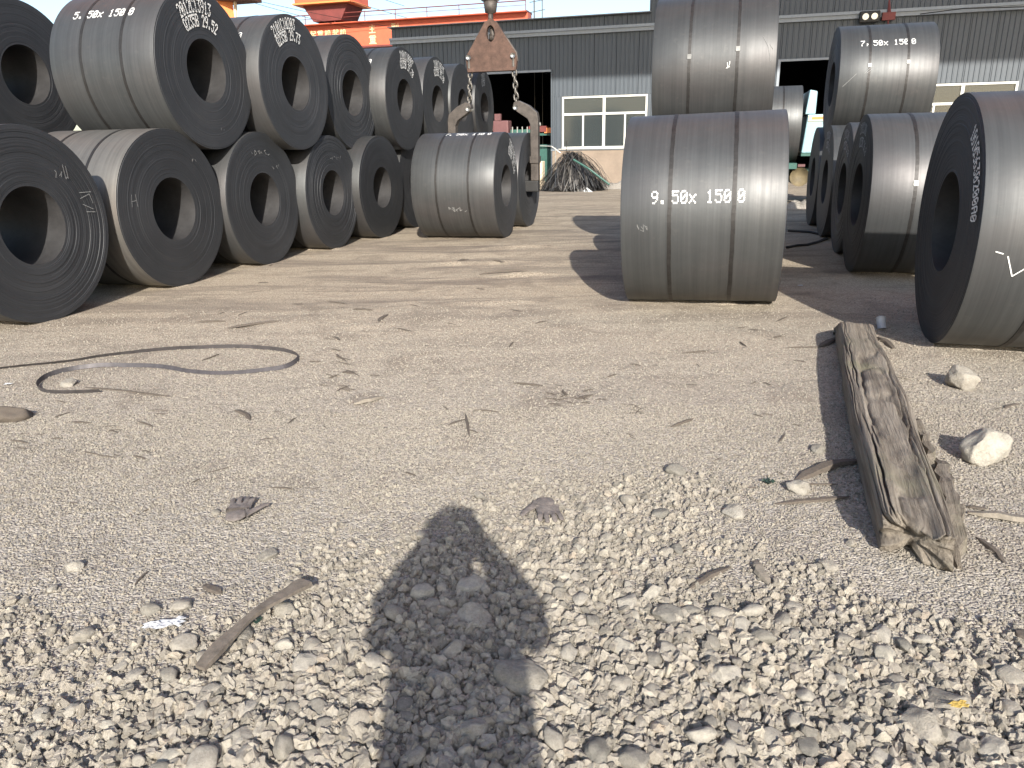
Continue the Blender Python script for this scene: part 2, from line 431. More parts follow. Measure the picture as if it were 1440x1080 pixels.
def face_text(root,side,text,ph0,r,cw,ch,rx=.007,ry=.011,m='paint',gaps={}):
    ds,_=dots(text,cw,ch,gaps)
    def wrap(x,y):
        p=ph0+x/(r+ch/2); q=r+y
        return (side*(HW+.0115), side*q*math.sin(p), RO+q*math.cos(p))
    return sheet(ds,rx,ry,wrap,'painted_marking',M[m],root)
def stroke_on(root, lines, wrap, wd=.006, m='chalk', name='chalk_scribble'):
    mb=MB()
    for L in lines:
        for (x0,y0),(x1,y1) in zip(L[:-1],L[1:]):
            d=Vector((x1-x0,y1-y0)); 
            if d.length<1e-5: continue
            nn=Vector((-d.y,d.x)).normalized()*wd/2
            n=3
            for i in range(n):
                a=Vector((x0,y0))+d*(i/n); b=Vector((x0,y0))+d*((i+1)/n)
                mb.add([wrap(*(a-nn)),wrap(*(b-nn)),wrap(*(b+nn)),wrap(*(a+nn))],[(0,1,2,3)])
    return mb.build(name,M[m],root)
def bwrap(x,y): r=RO+.0045; t=y/RO; return (x,-r*math.cos(t),RO+r*math.sin(t))
def fwrap(side): return lambda x,y: (side*(HW+.012), side*x, RO+y)
def scribble(n,seed,w_,h_):
    q=random.Random(seed); out=[]; x=0
    for i in range(n):
        L=[]
        for k in range(q.randint(3,5)): L.append((x+q.uniform(0,w_/n*.8), q.uniform(0,h_)))
        out.append(L); x+=w_/n
    return out
def shift(L,dx,dy): return [[(a+dx,b+dy) for a,b in l] for l in L]

GB='lower row of the left coil stack'; GT='upper row of the left coil stack'
LB=[(6.01,-7.27,1.90,-.2,'nearest left coil, cut by the photo edge, layered dark end with chalk marks'),
(8.06,-7.26,1.89,.3,'second ground-level coil of the left stack, pale sunlit barrel top showing'),
(9.90,-7.18,1.87,-.3,'third ground-level coil of the left stack, rows of chalk scribble on its end'),
(11.68,-7.03,1.83,-.5,'fourth ground-level coil of the left stack, one chalk line above its bore'),
(13.30,-6.87,1.83,1.4,'fifth ground-level coil of the left stack, beside the lone coil in the yard'),
(15.15,-6.95,1.85,0,'ground-level coil mostly hidden behind the left side of the lone coil'),
(17.0,-6.9,1.85,0,'hidden ground-level coil of the left stack behind the coil held by tongs'),
(18.9,-6.9,1.85,0,'last hidden ground-level coil of the left stack, nearest the warehouse door')]
LBo=[coil(u,w_,D/2,D,dy,i,lab,GB,low=i>3) for i,(u,w_,D,dy,lab) in enumerate(LB)]
LT=[(8.97,-7.20,2.59,1.90,.5,'huge upper left coil marked 5.50x1500 on its barrel and 29.52 on its end'),
(10.75,-6.98,2.55,1.87,1.0,'second upper coil of the left stack, white numbers ending 29.73 on its end'),
(12.91,-7.14,2.54,1.89,.7,'third upper coil of the left stack, its dark end without any white numbers'),
(14.48,-6.82,2.50,1.87,0,'fourth upper coil of the left stack, white numbers curving down the right side'),
(16.60,-6.94,2.52,1.90,-.9,'fifth upper coil of the left stack, white numbers, lower left of rusty lifting plate'),
(18.2,-6.90,2.55,1.84,-.5,'sixth upper coil of the left stack, half hidden behind the left lifting chain'),
(19.8,-6.86,2.56,1.83,-1.5,'farthest upper coil of the left stack, faded numbers, against the dark door')]
LTo=[coil(u,w_,z,D,dy,i+1,lab,GT,low=i>3) for i,(u,w_,z,D,dy,lab) in enumerate(LT)]
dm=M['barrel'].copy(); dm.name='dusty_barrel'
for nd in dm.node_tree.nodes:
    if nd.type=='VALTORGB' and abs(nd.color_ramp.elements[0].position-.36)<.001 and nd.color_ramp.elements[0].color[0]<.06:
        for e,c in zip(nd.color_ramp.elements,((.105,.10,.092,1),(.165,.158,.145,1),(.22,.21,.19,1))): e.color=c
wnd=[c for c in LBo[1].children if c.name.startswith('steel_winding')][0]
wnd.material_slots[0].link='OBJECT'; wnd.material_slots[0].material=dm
BK='coils of the row behind the left stack'
coil(9.0,-10.1,2.66,1.92,0,2,'upper coil in the top left corner, behind the one marked 5.50x1500',BK)
coil(8.0,-10.1,.95,1.9,0,0,'nearer hidden coil under the upper coil of the top left corner',BK,low=True)
coil(10.0,-10.1,.95,1.9,0,1,'farther hidden coil under the upper coil of the top left corner',BK,low=True)
Hc=coil(13.55,-4.56,.925,1.85,-1.9,1,'lone dark coil in the open yard below the crane hook, white numbers on end','coils by the lifting tongs')
H2=coil(15.55,-4.62,.93,1.86,0,0,'reddish grey coil gripped by the lifting tongs, behind the lone coil','coils by the lifting tongs')
GC='coils of the middle row'
C1=coil(8.29,-.17,.95,1.90,-.2,0,'large grey coil in the middle with 9.50x1500 sprayed on its sunlit barrel',GC,tilt=-1.3)
C2=coil(10.36,-.2,.93,1.86,0,1,'ground-level coil right behind the middle coil marked 9.50x1500',GC,low=True)
C3=coil(12.28,-.2,.93,1.86,0,0,'third ground-level coil of the middle row, hidden below the raised coil',GC,low=True)
CT=coil(11.34,-.22,2.52,1.85,0,2,'raised coil above the middle coil, cut off by the top edge of the photo',GC,seal=10,tilt=-.6)
GR='coils of the right row'
RB1=coil(6.84,2.48,.975,1.95,1.3,1,'nearest coil at the right edge, curved white number and a white tick mark',GR)
RB2=coil(10.51,2.36,.955,1.91,0,2,'second ground-level coil of the right row, wide sunlit barrel, bright strap seal',GR,seal=12)
RB3=coil(12.3,2.42,.925,1.85,0,0,'third ground-level coil of the right row, faded numbers, narrow lit strip of barrel',GR)
RB4=coil(14.4,2.42,.925,1.85,0,1,'fourth ground-level coil of the right row, under the raised coil marked 7.50x1500',GR,low=True)
RB5=coil(16.4,2.42,.925,1.85,0,0,'farthest ground-level coil of the right row, dark navy end beside the truck',GR,low=True)
RT1=coil(15.47,2.49,2.56,1.87,-.2,0,'raised coil of the right row with the size 7.50x1500 on its shining barrel',GR,seal=14)

split_marks=True
barrel_text(C1,'9.50x 1500',-.455,R_(8.5),.078,.105,{2:.035,9:.045},.0085,.0105)
barrel_text(RT1,'7,50x 1500',-.435,R_(35),.078,.10,{2:.04,9:.03})
barrel_text(LTo[0],'5.50x 1500',-.47,R_(37),.078,.10,{2:.05,9:.05},.0095,.0105)
split_marks=False
barrel_text(Hc,'7.50x 1500',-.28,R_(72),.075,.11,{2:.05,9:.05},.011,.014)
barrel_text(LTo[1],'7.50x 1500',-.45,R_(36),.078,.10,{2:.05,9:.05})
barrel_text(LTo[3],'5.50x 1500',-.45,R_(40),.078,.10,{2:.05,9:.05})
for o,t1,t2,p1,p2,r1,r2,m in ((LTo[0],'2012C13913','Q235B 29.52',-33,-34,.685,.525,'paint'),(LTo[1],'2101C10203','Q235B 29.73',-38,-38,.755,.60,'paint'),
   (LTo[3],'2101C10907','Q235B 27.70',-12,-15,.74,.58,'paint'),(LTo[4],'2101C10215','Q235B 25.90',-14,-18,.74,.58,'paint'),(LTo[6],'2101C1','Q235B',-22,-24,.72,.56,'paintgrey'),
   (Hc,'2101C10218','Q235B 24.66',18,14,.74,.59,'paint')):
    face_text(o,1,t1,R_(p1),r1,.066,.135,.0085,.0125,m=m); face_text(o,1,t2,R_(p2),r2,.061,.125,.0085,.0125,m=m)
face_text(RB1,-1,'10105630200A0',R_(34),.755,.056,.115,.008,.010,m='paint')
for o in (RB2,RB3,RB4):
    face_text(o,-1,'2101C102',R_(-14),.74,.06,.11,m='paintgrey'); face_text(o,-1,'Q235B 26.8',R_(-12),.58,.055,.10,m='paintgrey')
# chalk
stroke_on(LBo[0],shift(scribble(3,3,.20,.16),.33,.42),fwrap(1),.005)
stroke_on(LBo[0],shift([[(0,.12),(.16,.12)],[(0,.06),(.13,.10),(.16,.0)],[(.02,0),(.15,-.06)],[(.05,-.08),(.17,-.09)]],.62,.16),fwrap(1),.006)
stroke_on(LBo[0],shift(scribble(3,8,.16,.10),-.45,.3),fwrap(1),.004)
stroke_on(LBo[1],shift(scribble(2,5,.12,.05),.42,.55),fwrap(1),.005)
stroke_on(LBo[1],shift([[(0,0),(.02,.14)],[(.09,0),(.08,.14)],[(0,.06),(.08,.07)]],-.72,.08),fwrap(1),.005)
stroke_on(LBo[2],shift(scribble(6,9,.50,.08),-.25,.62),fwrap(1),.006)
stroke_on(LBo[2],shift(scribble(3,10,.25,.08),.25,.42),fwrap(1),.006)
stroke_on(LBo[3],shift(scribble(6,12,.42,.06),-.05,.55),fwrap(1),.006)
stroke_on(LTo[0],shift(scribble(2,14,.10,.05),.10,-.72),fwrap(1),.005)
stroke_on(Hc,shift(scribble(5,21,.36,.11),-.10,-.42),bwrap,.010)
stroke_on(RB1,[[(-.63,-.10),(-.58,-.115)],[(-.55,-.13),(-.495,-.27),(-.38,-.17)]],bwrap,.008,'paint')
stroke_on(RB1,shift(scribble(4,23,.22,.14),-.46,-.10),bwrap,.005)
stroke_on(RB1,shift(scribble(3,29,.14,.22),-.30,.02),bwrap,.007)
stroke_on(CT,shift(scribble(2,30,.05,.09),.16,-.04),bwrap,.006,'paint')
stroke_on(CT,shift([[(0,0),(.06,-.12),(.10,-.3)],[(.08,-.1),(.12,-.16)]],.58,.32),bwrap,.004)
stroke_on(RT1,shift([[(0,0),(.10,.10),(.13,.11)],[(.03,-.0),(.11,.06)],[(-.32,-.2),(-.12,.0)]],-.36,.10),bwrap,.006)
stroke_on(C1,shift(scribble(3,41,.12,.07),-.60,-.12),bwrap,.003)

# ------------------------------------------------------------------ lifting tongs on a crane hook
US=15.55
T=empty('lifting_tongs', W(US,-4.62,0), -AZ, label='rusty steel lifting tongs with a triangular plate, two chains and bent arms gripping a coil', cat='lifting tongs')
# local x = across minus, origin w=-4.62
def lx(w_): return w_+4.62
def plate(poly, y0, y1, name, m, parent, bevel=.006):   # poly in (x,z)
    n=len(poly); v=[(x,y0,z) for x,z in poly]+[(x,y1,z) for x,z in poly]
    f=[tuple(range(n)),tuple(reversed(range(n,2*n)))]+[(i,i+n,(i+1)%n+n,(i+1)%n) for i in range(n)]
    return MB().add(v,f).build(name,m,parent,bevel=bevel)
# triangular plate with an eye: built from two halves around the eye
cx=0.0
eye=[(cx+.085*math.cos(t),3.72+.15*math.sin(t)) for t in [math.pi/2+i*math.pi/8 for i in range(17)]]
def half(sgn):
    pts=[(cx+sgn*abs(x-cx),z) for x,z in eye[:9]]
    out=[(cx,3.02+.03)] if False else []
    outer=[(cx,3.09),(cx+sgn*.30,3.06),(cx+sgn*.50,3.03),(cx+sgn*.53,3.25),(cx+sgn*.50,3.36),(cx+sgn*.12,3.93),(cx,4.0)]
    return pts+outer
for sgn in (-1,1): plate(half(sgn),-.05,.05,'spreader_plate',M['rust'],T)
plate([(cx-.5,3.03),(cx+.5,3.03),(cx+.46,3.10),(cx-.46,3.10)],-.075,.075,'bottom_rib',M['rust'],T)
MB().tube([(cx,0,4.0),(cx+.27,0,3.69),(cx+.505,0,3.36),(cx+.535,0,3.2)],.02,8).build('edge_rib',M['brownsteel'],T,True)
def chain(x0,z0,x1,z1,n,y):
    for i in range(n):
        t=(i+.5)/n; c=Vector((x0+(x1-x0)*t,y,z0+(z1-z0)*t)); L=(math.hypot(x1-x0,z1-z0)/n)*.74
        pts=[]
        for k in range(12):
            a=2*math.pi*k/12; px_=math.cos(a)*.042; pz=math.sin(a)*L
            pts.append(c+(Vector((px_,0,pz)) if i%2==0 else Vector((0,px_,pz))))
        MB().tube(pts,.019,6,closed=True).build('chain_link',M['chain'],T,True)
for sgn,y in ((-1,0),(1,0)):
    sx=sgn*.46
    MB().tube([(sx,-.10,3.30),(sx,.10,3.30)],.05,12).build('shackle_pin',M['steel'],T,True)
    MB().tube([(sx-.0,-.06,3.30),(sx+.0,-.06,3.12),(sx,0,3.05),(sx,.06,3.12),(sx,.06,3.30)],.022,8).build('shackle',M['steel'],T,True)
    ex=sgn*.50
    chain(sx,3.04,ex,2.38,6,0)
    MB().tube([(ex,-.11,2.34),(ex,.11,2.34)],.05,12).build('shackle_pin',M['steel'],T,True)
    e=lambda x:sgn*x
    arm=[(e(.44),2.36),(e(.46),2.44),(e(.56),2.47),(e(.76),2.38),(e(.93),2.24),(e(.955),2.12),(e(.955),1.25),(e(.955),.92),(e(.80),.92),(e(.80),1.27),(e(.79),2.02),(e(.74),2.12),(e(.52),2.26)]
    plate(arm,-.09,.09,'tong_arm',M['brownsteel'],T,.012)
    MB().box(min(e(.79),e(.965)),max(e(.79),e(.965)),-.12,.12,1.27,1.40).build('arm_collar',M['brownsteel'],T)
    MB().box(min(e(.62),e(.95)),max(e(.62),e(.95)),-.10,.10,.70,.92).build('lifting_toe',M['black'],T,bevel=.02)
hk=empty('crane_hook', W(US,-4.62,3.7), -AZ, label='crane hook hanging into the eye of the rusty lifting plate', cat='crane hook')
pts=[]
for i in range(15):
    a=math.pi*.5-i*math.pi*1.35/14
    pts.append((0, .10*math.cos(a)-.0, .13+.16*math.sin(a)-.05))
MB().tube([(0,0,.62),(0,0,.30)]+pts,[.05,.05]+[.055]*10+[.045,.035,.03,.02,.012],10).build('hook',M['brownsteel'],hk,True)
MB().tube([(0,0,.62),(0,0,.60),(0,0,.40),(0,0,.38)],[.03,.14,.11,.05],16).build('hook_nut',M['brownsteel'],hk,True)
MB().tube([(0,0,.60),(0,0,.62),(0,0,.78),(0,0,.80)],[.15,.185,.185,.15],20).build('swivel',M['steel'],hk,False)
mb=MB(); mb.tube([(0,0,.8),(0,0,1.3)],.08,12); mb.box(-.25,.25,-.16,.16,1.3,2.0); mb.build('hook_block',M['orange'],hk,bevel=.03)
for s1 in (-.15,.15): MB().tube([(s1,0,2.0),(s1,0,17.0)],.012,6).build('hoist_rope',M['strap'],hk)
# overhead gantry crane that carries the hook (above the frame; it shades the upper facade)
GU=15.55
gc=empty('gantry_crane', W(GU,0,0), -AZ, label='overhead gantry crane spanning the yard above the coil rows', cat='gantry crane')
for dy in (-1.25,1.25):
    MB().box(-24,22,dy-.35,dy+.35,14.4,17.0).build('girder',M['orange'],gc)
MB().box(-5.9,-3.4,-1.9,1.9,17.05,17.5).build('trolley',M['orange'],gc)
for xx in (-23,21):
    for dy in (-3.5,3.5): MB().tube([(xx,dy*.4,14.4),(xx,dy,0.0)],.35,4).build('leg',M['orange'],gc)

# ------------------------------------------------------------------ warehouse
UF=33.0
WH=empty('warehouse', W(UF,0,0), -AZ, label='long grey ribbed metal warehouse with white windows, beige plinth and two dark open doorways', cat='warehouse')
# local x = w, y = u-UF
def ribbed(width, z0, z1, pitch=.19):
    mb=MB(); n=int(round(width/pitch)); p=width/n; xs=[]
    for i in range(n):
        a=i*p; xs+=[(a,0),(a+p*.66,0),(a+p*.74,-.028),(a+p*.92,-.028)]
    xs.append((width,0)); v=[];f=[]
    for x,y in xs: v+=[(x,y,z0),(x,y,z1)]
    for i in range(len(xs)-1): f.append((2*i,2*i+2,2*i+3,2*i+1))
    return mesh('cladding_panel',v,f,M['clad'])
PC={}
def panels(x0,x1,z0,z1):
    n=max(1,round((x1-x0)/.95)); wd=(x1-x0)/n
    for i in range(n):
        key=(round(wd,3),z0,z1)
        if key not in PC: PC[key]=ribbed(wd-.012,z0,z1)
        link('cladding_panel',PC[key],WH,(x0+i*wd+.006,random.uniform(-.006,.0),0))
ZB=5.86
panels(-14.3,-12.9,0,ZB); panels(-12.9,-7.24,4.58,ZB); panels(-7.24,1.8,3.52,ZB); panels(-7.24,-6.78,1.40,3.52); panels(-3.22,1.8,1.40,3.52)
panels(1.8,6.0,4.58,ZB); panels(6.0,6.46,1.4,ZB); panels(6.46,10.0,3.52,ZB); panels(10.0,19,3.52,ZB); panels(10.0,19,1.4,3.52)
panels(-14.3,-3.2,6.10,6.52); panels(-3.2,19,6.10,10.5)
MB().box(-14.35,19,-.14,0.02,ZB,6.0).build('gutter_beam',M['fascia'],WH)
MB().box(-14.35,19,-.20,-.002,6.0,6.10).build('gutter_beam',M['fascia'],WH)
for x0,x1 in ((-7.24,1.8),(6.0,19)):
    MB().box(x0,x1,-.06,.24,0,1.36).build('plinth_wall',M['plinth'],WH)
    MB().box(x0-.0,x1+.0,-.10,-.0,1.362,1.40).build('plinth_cap',M['fascia'],WH)
# liner so no light leaks through the ribs, doors framed
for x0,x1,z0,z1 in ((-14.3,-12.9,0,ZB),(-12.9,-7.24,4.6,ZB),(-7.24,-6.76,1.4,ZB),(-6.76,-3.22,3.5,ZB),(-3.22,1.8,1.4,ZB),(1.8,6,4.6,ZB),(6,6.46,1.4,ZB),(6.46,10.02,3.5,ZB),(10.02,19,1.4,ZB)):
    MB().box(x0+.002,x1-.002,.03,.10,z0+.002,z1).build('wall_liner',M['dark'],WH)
for a,b in ((-12.9,-7.24),(1.8,6.0)):
    MB().box(a,b,-.05,.028,4.50,4.58).build('door_lintel',M['fascia'],WH)
    MB().box(a-.1,a,-.05,.028,0,4.58).build('door_jamb',M['fascia'],WH)
    MB().box(b,b+.06,-.07,.028,0,4.58).build('door_jamb',M['clad'],WH)
def window(x0,x1,z0,z1):
    W_=empty('window',(x0,-.03,0)); W_.parent=WH
    wd=x1-x0; t=.075; zm=z0+(z1-z0)*.665; xm=wd/2
    def fb(a,b,c,d,y0=-.05,y1=.05): MB().box(a,b,y0,y1,c,d).build('frame_bar',M['frame'],W_)
    fb(0,wd,z0,z0+.10,-.07,.05); fb(0,wd,z1-t,z1); fb(0,t,z0+.10,z1-t); fb(wd-t,wd,z0+.10,z1-t)
    fb(xm-.055,xm+.055,z0+.10,z1-t); 
    for a,b in ((t,xm-.055),(xm+.055,wd-t)):
        fb(a,b,zm-.045,zm+.045)
        c=(a+b)/2; fb(c-.035,c+.035,z0+.10,zm-.045,-.035,.04)
        for (p,q,r,s_) in ((a,b,zm+.045,z1-t),(a,c-.035,z0+.10,zm-.045),(c+.035,b,z0+.10,zm-.045)):
            MB().box(p,q,.0,.006,r,s_).build('pane',M['glass'],W_)
window(-6.76,-3.22,1.41,3.50); window(6.46,10.02,1.41,3.50)
MB().box(-6.9,-3.1,-.16,-.02,1.405,1.43).build('sill',M['frame'],WH); MB().box(6.35,10.15,-.16,-.02,1.405,1.43).build('sill',M['frame'],WH)
# inside and roof
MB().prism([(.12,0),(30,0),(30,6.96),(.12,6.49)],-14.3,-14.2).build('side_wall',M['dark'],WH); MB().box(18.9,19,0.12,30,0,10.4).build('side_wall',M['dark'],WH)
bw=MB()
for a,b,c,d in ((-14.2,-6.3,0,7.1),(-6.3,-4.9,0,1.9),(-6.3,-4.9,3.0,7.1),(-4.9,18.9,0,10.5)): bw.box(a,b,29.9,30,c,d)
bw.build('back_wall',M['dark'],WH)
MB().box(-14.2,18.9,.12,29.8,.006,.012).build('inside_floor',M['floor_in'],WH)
rf=MB(); rf.add([(-14.4,-.25,6.53),(-3.2,-.25,6.53),(-3.2,30,7.0),(-14.4,30,7.0),(-14.4,-.25,6.50),(-3.2,-.25,6.50),(-3.2,30,6.97),(-14.4,30,6.97)],[(0,1,2,3),(4,7,6,5),(0,4,5,1),(1,5,6,2),(2,6,7,3),(3,7,4,0)])
rf.build('roof',M['roof'],WH)
MB().box(-3.2,19,-.1,30,10.5,10.6).build('roof',M['roof'],WH)
MB().box(-3.26,-3.2,-.05,30,6.1,10.5).build('gable_wall',M['clad'],WH)
# corrugated orange roof strip behind the eave
ot=MB(); n=46; xs=[-7.9+i*4.6/n for i in range(n+1)]
vv=[]
for i,x in enumerate(xs):
    dz=.035 if i%2 else 0
    vv+=[(x,.9,6.62+dz),(x,.5,6.56+dz),(x,2.8,6.85+dz)]
ff=[]
for i in range(n): a=3*i; ff+=[(a,a+3,a+4,a+1),(a,a+2,a+5,a+3)]
ot.add(vv,ff); ot.build('orange_roof_sheet',M['tile'],WH)
# floodlights and bracket on the gutter beam
fl=empty('floodlight', W(UF-.2,4.75,5.88), -AZ, label='black twin floodlight on the grey gutter beam, above the coil marked 7.50x1500', cat='floodlight')
MB().box(-.34,.34,-.18,.05,-.20,.18).build('housing',M['black'],fl,bevel=.03)
for sx in (-.15,.15): MB().tube([(sx,-.19,-.01),(sx,-.21,-.01)],.11,16).build('lens',M['steel'],fl)
ab=empty('cable_bracket', W(UF-.2,5.4,5.85), -AZ, label='dark red pointed cable bracket on the gutter beam, right of the twin floodlight', cat='bracket')
MB().box(-.22,.22,-.10,.04,-.12,.14).build('bracket_box',M['redd'],ab); MB().tube([(0,-.03,.14),(-.05,-.03,.62)],[.07,.02],6).build('insulator',M['redd'],ab); MB().tube([(.0,-.05,-.12),(.02,-.05,-.4)],.03,6).build('stub',M['redd'],ab)
MB().tube([(1,-.22,0),(2.4,-.22,.10),(5,-.22,.02),(9,-.22,.10)],.018,5).build('supply_cable',M['black'],ab)

# things in the left doorway
def boxthing(name,u,w_,z0,sx,sy,sz,mat,label,cat,extra=None):
    o=empty(name,W(u,w_,z0),-AZ,label=label,cat=cat)
    MB().box(-sx/2,sx/2,-sy/2,sy/2,0,sz).build('body',M[mat],o,bevel=.02)
    if extra: extra(o)
    return o
def ex1(o):
    MB().tube([(-.55,-.3,2.30),(-.1,-.3,2.35)],.16,12).build('cylinder_tank',M['steel'],o,True)
    MB().box(-.1,.55,-.35,.2,1.85,2.55).build('gear_housing',M['pinkred'],o,bevel=.05)
    MB().box(.0,.25,-.36,-.2,2.55,2.8).build('lever_box',M['pinkred'],o)
    MB().box(.6,1.4,-.2,.3,.6,2.2).build('frame',M['green'],o)
    for k in range(4): MB().tube([(.65+.22*k,-.25,.6),(.7+.2*k,-.25,2.3)],.025,5).build('rod',M['steel'],o)
boxthing('machine',30.5,-8.9,0,1.0,.6,1.85,'white','white cabinet machine with faded red gear housing inside the left doorway','machine',ex1)
def ex2(o):
    MB().box(-1.2,1.2,-.35,.3,1.5,1.62).build('beam',M['green'],o); MB().box(-1.2,1.2,-.3,.3,2.0,2.1).build('beam',M['green'],o)
    MB().box(-.2,.6,-.4,.0,2.15,2.4).build('motor',M['redd'],o); MB().tube([(-.1,-.45,2.42),(.35,-.45,2.48)],.07,8).build('lamp_tube',M['frame'],o)
    MB().box(.5,.8,-.38,.2,2.1,2.32).build('motor',M['orange'],o)
boxthing('roller_machine',34.5,-8.3,0,2.2,.8,1.45,'green','dark green roller machine inside the left doorway, right of the tong arm','machine',ex2)
def ex3(o):
    MB().tube([(-.15,0,1.05),(-.15,0,1.6),(.55,0,1.55),(.9,0,1.3)],.022,6).build('railing',M['steel'],o)
    MB().tube([(.7,0,0),(.7,0,1.5)],.02,6).build('railing',M['steel'],o)
boxthing('bin',29.0,-6.9,0,.48,.45,1.02,'creamy','pale upright bin with a thin rail, left of the heap of scrap strapping','bin',ex3)

# heap of scrap strapping
hp=empty('scrap_heap', W(28.0,-5.35,0), -AZ, label='heap of tangled scrap steel strapping against the beige wall below the white window', cat='scrap heap')
core=MB(); q=random.Random(5)
rings=7; seg=18; v=[];f=[]
for i in range(rings+1):
    t=i/rings
    for k in range(seg):
        a=2*math.pi*k/seg; rr=(1-t)**.8*(1+.12*q.uniform(-1,1)); v.append((rr*1.15*math.cos(a),rr*.85*math.sin(a),1.15*t))
for i in range(rings):
    for k in range(seg): f.append((i*seg+k,i*seg+(k+1)%seg,(i+1)*seg+(k+1)%seg,(i+1)*seg+k))
core.add(v,f); core.build('heap_core',M['strap'],hp)
strip=[MB() for _ in range(3)]
for i in range(620):
    a=q.uniform(0,2*math.pi); top=Vector((q.uniform(-.35,.3),q.uniform(-.25,.25),q.uniform(.7,1.38))); rr=q.uniform(.75,1.25)
    bot=Vector((rr*1.22*math.cos(a),rr*.95*math.sin(a),q.uniform(.0,.2)))
    mid=(top+bot)/2+Vector((math.cos(a)*.18+q.uniform(-.3,.3),math.sin(a)*.15+q.uniform(-.2,.2),q.uniform(-.05,.45)))
    pts=[]; 
    for k in range(6):
        t=k/5; pts.append(top*(1-t)**2+mid*2*t*(1-t)+bot*t*t)
    wd=Vector((-math.sin(a),math.cos(a),q.uniform(-.4,.4))).normalized()*q.uniform(.008,.016)
    vv=[];
    for p in pts: vv+=[p-wd,p+wd]
    strip[0 if q.random()<.5 else (1 if q.random()<.6 else 2)].add(vv,[(2*k,2*k+2,2*k+3,2*k+1) for k in range(5)])
for s_,m in zip(strip,('strap','chain','strapsteel')): s_.build('strapping',M[m],hp,kind='stuff')
MB().tube([(-.25,0,1.2),(-.2,-.1,1.75)],.012,5).build('upright_strap',M['strap'],hp)
MB().box(.45,1.05,-.95,-.90,.35,.52,Matrix.Rotation(R_(35),4,'Y')).build('white_board',M['white'],hp)
MB().tube([(.2,-.9,1.1),(.75,-1.0,.8),(1.5,-1.0,.25)],.035,6).build('pipe',M['green'],hp)
# low berm of debris along the wall
bm_=MB(); q=random.Random(9)
def low_heap(name,u,w_,L,Wd,H,label):
    o=MB(); n,m_=26,9; v=[];f=[]
    for i in range(n+1):
        for j in range(m_+1):
            a=i/n*2-1;b=j/m_*2-1; h=max(0,(1-a*a)*(1-b*b))*H*(1+.9*noise.noise(Vector((a*6,b*3,H*9))))
            v.append((a*L/2,b*Wd/2,h-.01))
    for i in range(n):
        for j in range(m_): f.append((i*(m_+1)+j,(i+1)*(m_+1)+j,(i+1)*(m_+1)+j+1,i*(m_+1)+j+1))
    o.add(v,f); ob=o.build(name,M['ground'],None,True,label=label,cat='debris heap'); ob.location=W(u,w_,0); ob.rotation_euler=(0,0,-AZ); return ob
low_heap('debris_heap',29.2,-3.6,3.4,1.2,.22,'low ridge of dirt and debris on the ground right of the scrap heap')
low_heap('debris_heap',20.6,2.0,1.6,.8,.16,'small pile of rubble seen in the gap between the middle and right coil rows')

# loose dirt pressed up along the foot of the coils
df=MB()
for (u_,w0,w1) in ((8.29-.02,-.92,.58),(6.01,-8.0,-6.5),(8.06,-8.0,-6.5),(9.9,-7.9,-6.4),(11.68,-7.8,-6.25),(13.3,-7.6,-6.1),(13.55,-5.3,-3.8),(6.84,1.73,3.2),(10.51,1.6,3.1),(15.55,-5.3,-3.85)):
    n=40; v=[];f=[]
    for i in range(n+1):
        w_=w0-.05+(w1-w0+.1)*i/n; e=min(1,6*min(i/n,1-i/n)); h=max(0,.022+.045*noise.noise(Vector((w_*5,u_*3,0)))+.02*noise.noise(Vector((w_*19,u_,4))))*e
        wd=.14+.10*noise.noise(Vector((w_*3,u_,9)))
        for a_,b_ in ((-.12-wd,-.004),(-.12-wd*.5,h*.55),(-.09,h),(.02,.006)): v.append(W(u_+a_,w_,b_))
    for i in range(n):
        for j in range(3): f.append((i*4+j,(i+1)*4+j,(i+1)*4+j+1,i*4+j+1))
    df.add(v,f)
df.build('loose_dirt',M['ground'],None,True,kind='stuff',label='loose dirt pressed up along the foot of the ground-level coils',cat='dirt')

# truck with a coil on its bed in front of the right doorway
tk=empty('flatbed_truck', W(22.2,0,0), -AZ, label='pale blue flatbed truck partly hidden behind the middle coils, cream band on the cab', cat='truck')
MB().box(-2.2,1.75,-1.15,1.15,.92,1.06).build('flatbed',M['green'],tk)
MB().box(-2.2,2.7,-.45,.45,.70,.90).build('chassis',M['green'],tk)
cb=[(1.83,1.30),(2.95,1.30),(2.95,1.95),(2.75,2.22),(1.90,2.22)]
plate(cb,-1.1,1.1,'cab',M['cyan'],tk,.03)
plate([(1.84,2.225),(2.08,2.225),(2.08,2.76),(1.90,2.80)],-1.08,1.08,'cab_tower',M['cyan'],tk,.02)
MB().box(1.92,2.42,-1.125,-1.105,2.06,2.20).build('cream_band',M['creamy'],tk)
MB().box(2.0,2.34,-1.13,-1.127,2.10,2.16).build('orange_lettering',M['orange'],tk)
MB().box(2.45,2.75,-1.12,-1.105,1.75,2.1).build('side_window',M['glass'],tk)
MB().box(1.83,2.95,-1.12,1.12,1.23,1.296).build('bumper_strip',M['green'],tk)
MB().tube([(1.85,-1.05,.72),(1.85,-.2,.72)],.24,16).build('fuel_tank',M['tank'],tk,True)
MB().box(1.78,1.95,-1.1,-.9,.97,1.03).build('tank_cap',M['pinkred'],tk)
MB().box(2.12,2.32,-1.0,-.8,.55,.85).build('battery_box',M['white'],tk)
for xx in (-1.6,-.5,2.85):
    for yy in (-1.05,.80):
        wl=MB().tube([(xx,yy,.5),(xx,yy+.25,.5)],.5,24).build('wheel',M['black'],tk); MB().tube([(xx,yy-.01,.5),(xx,yy-.02,.5)],.22,16).build('rim',M['steel'],wl)
coil(21.9,1.02,2.01,1.88,0,0,'distant coil riding on the flatbed truck, right behind the middle coils','coil on the truck',low=True)

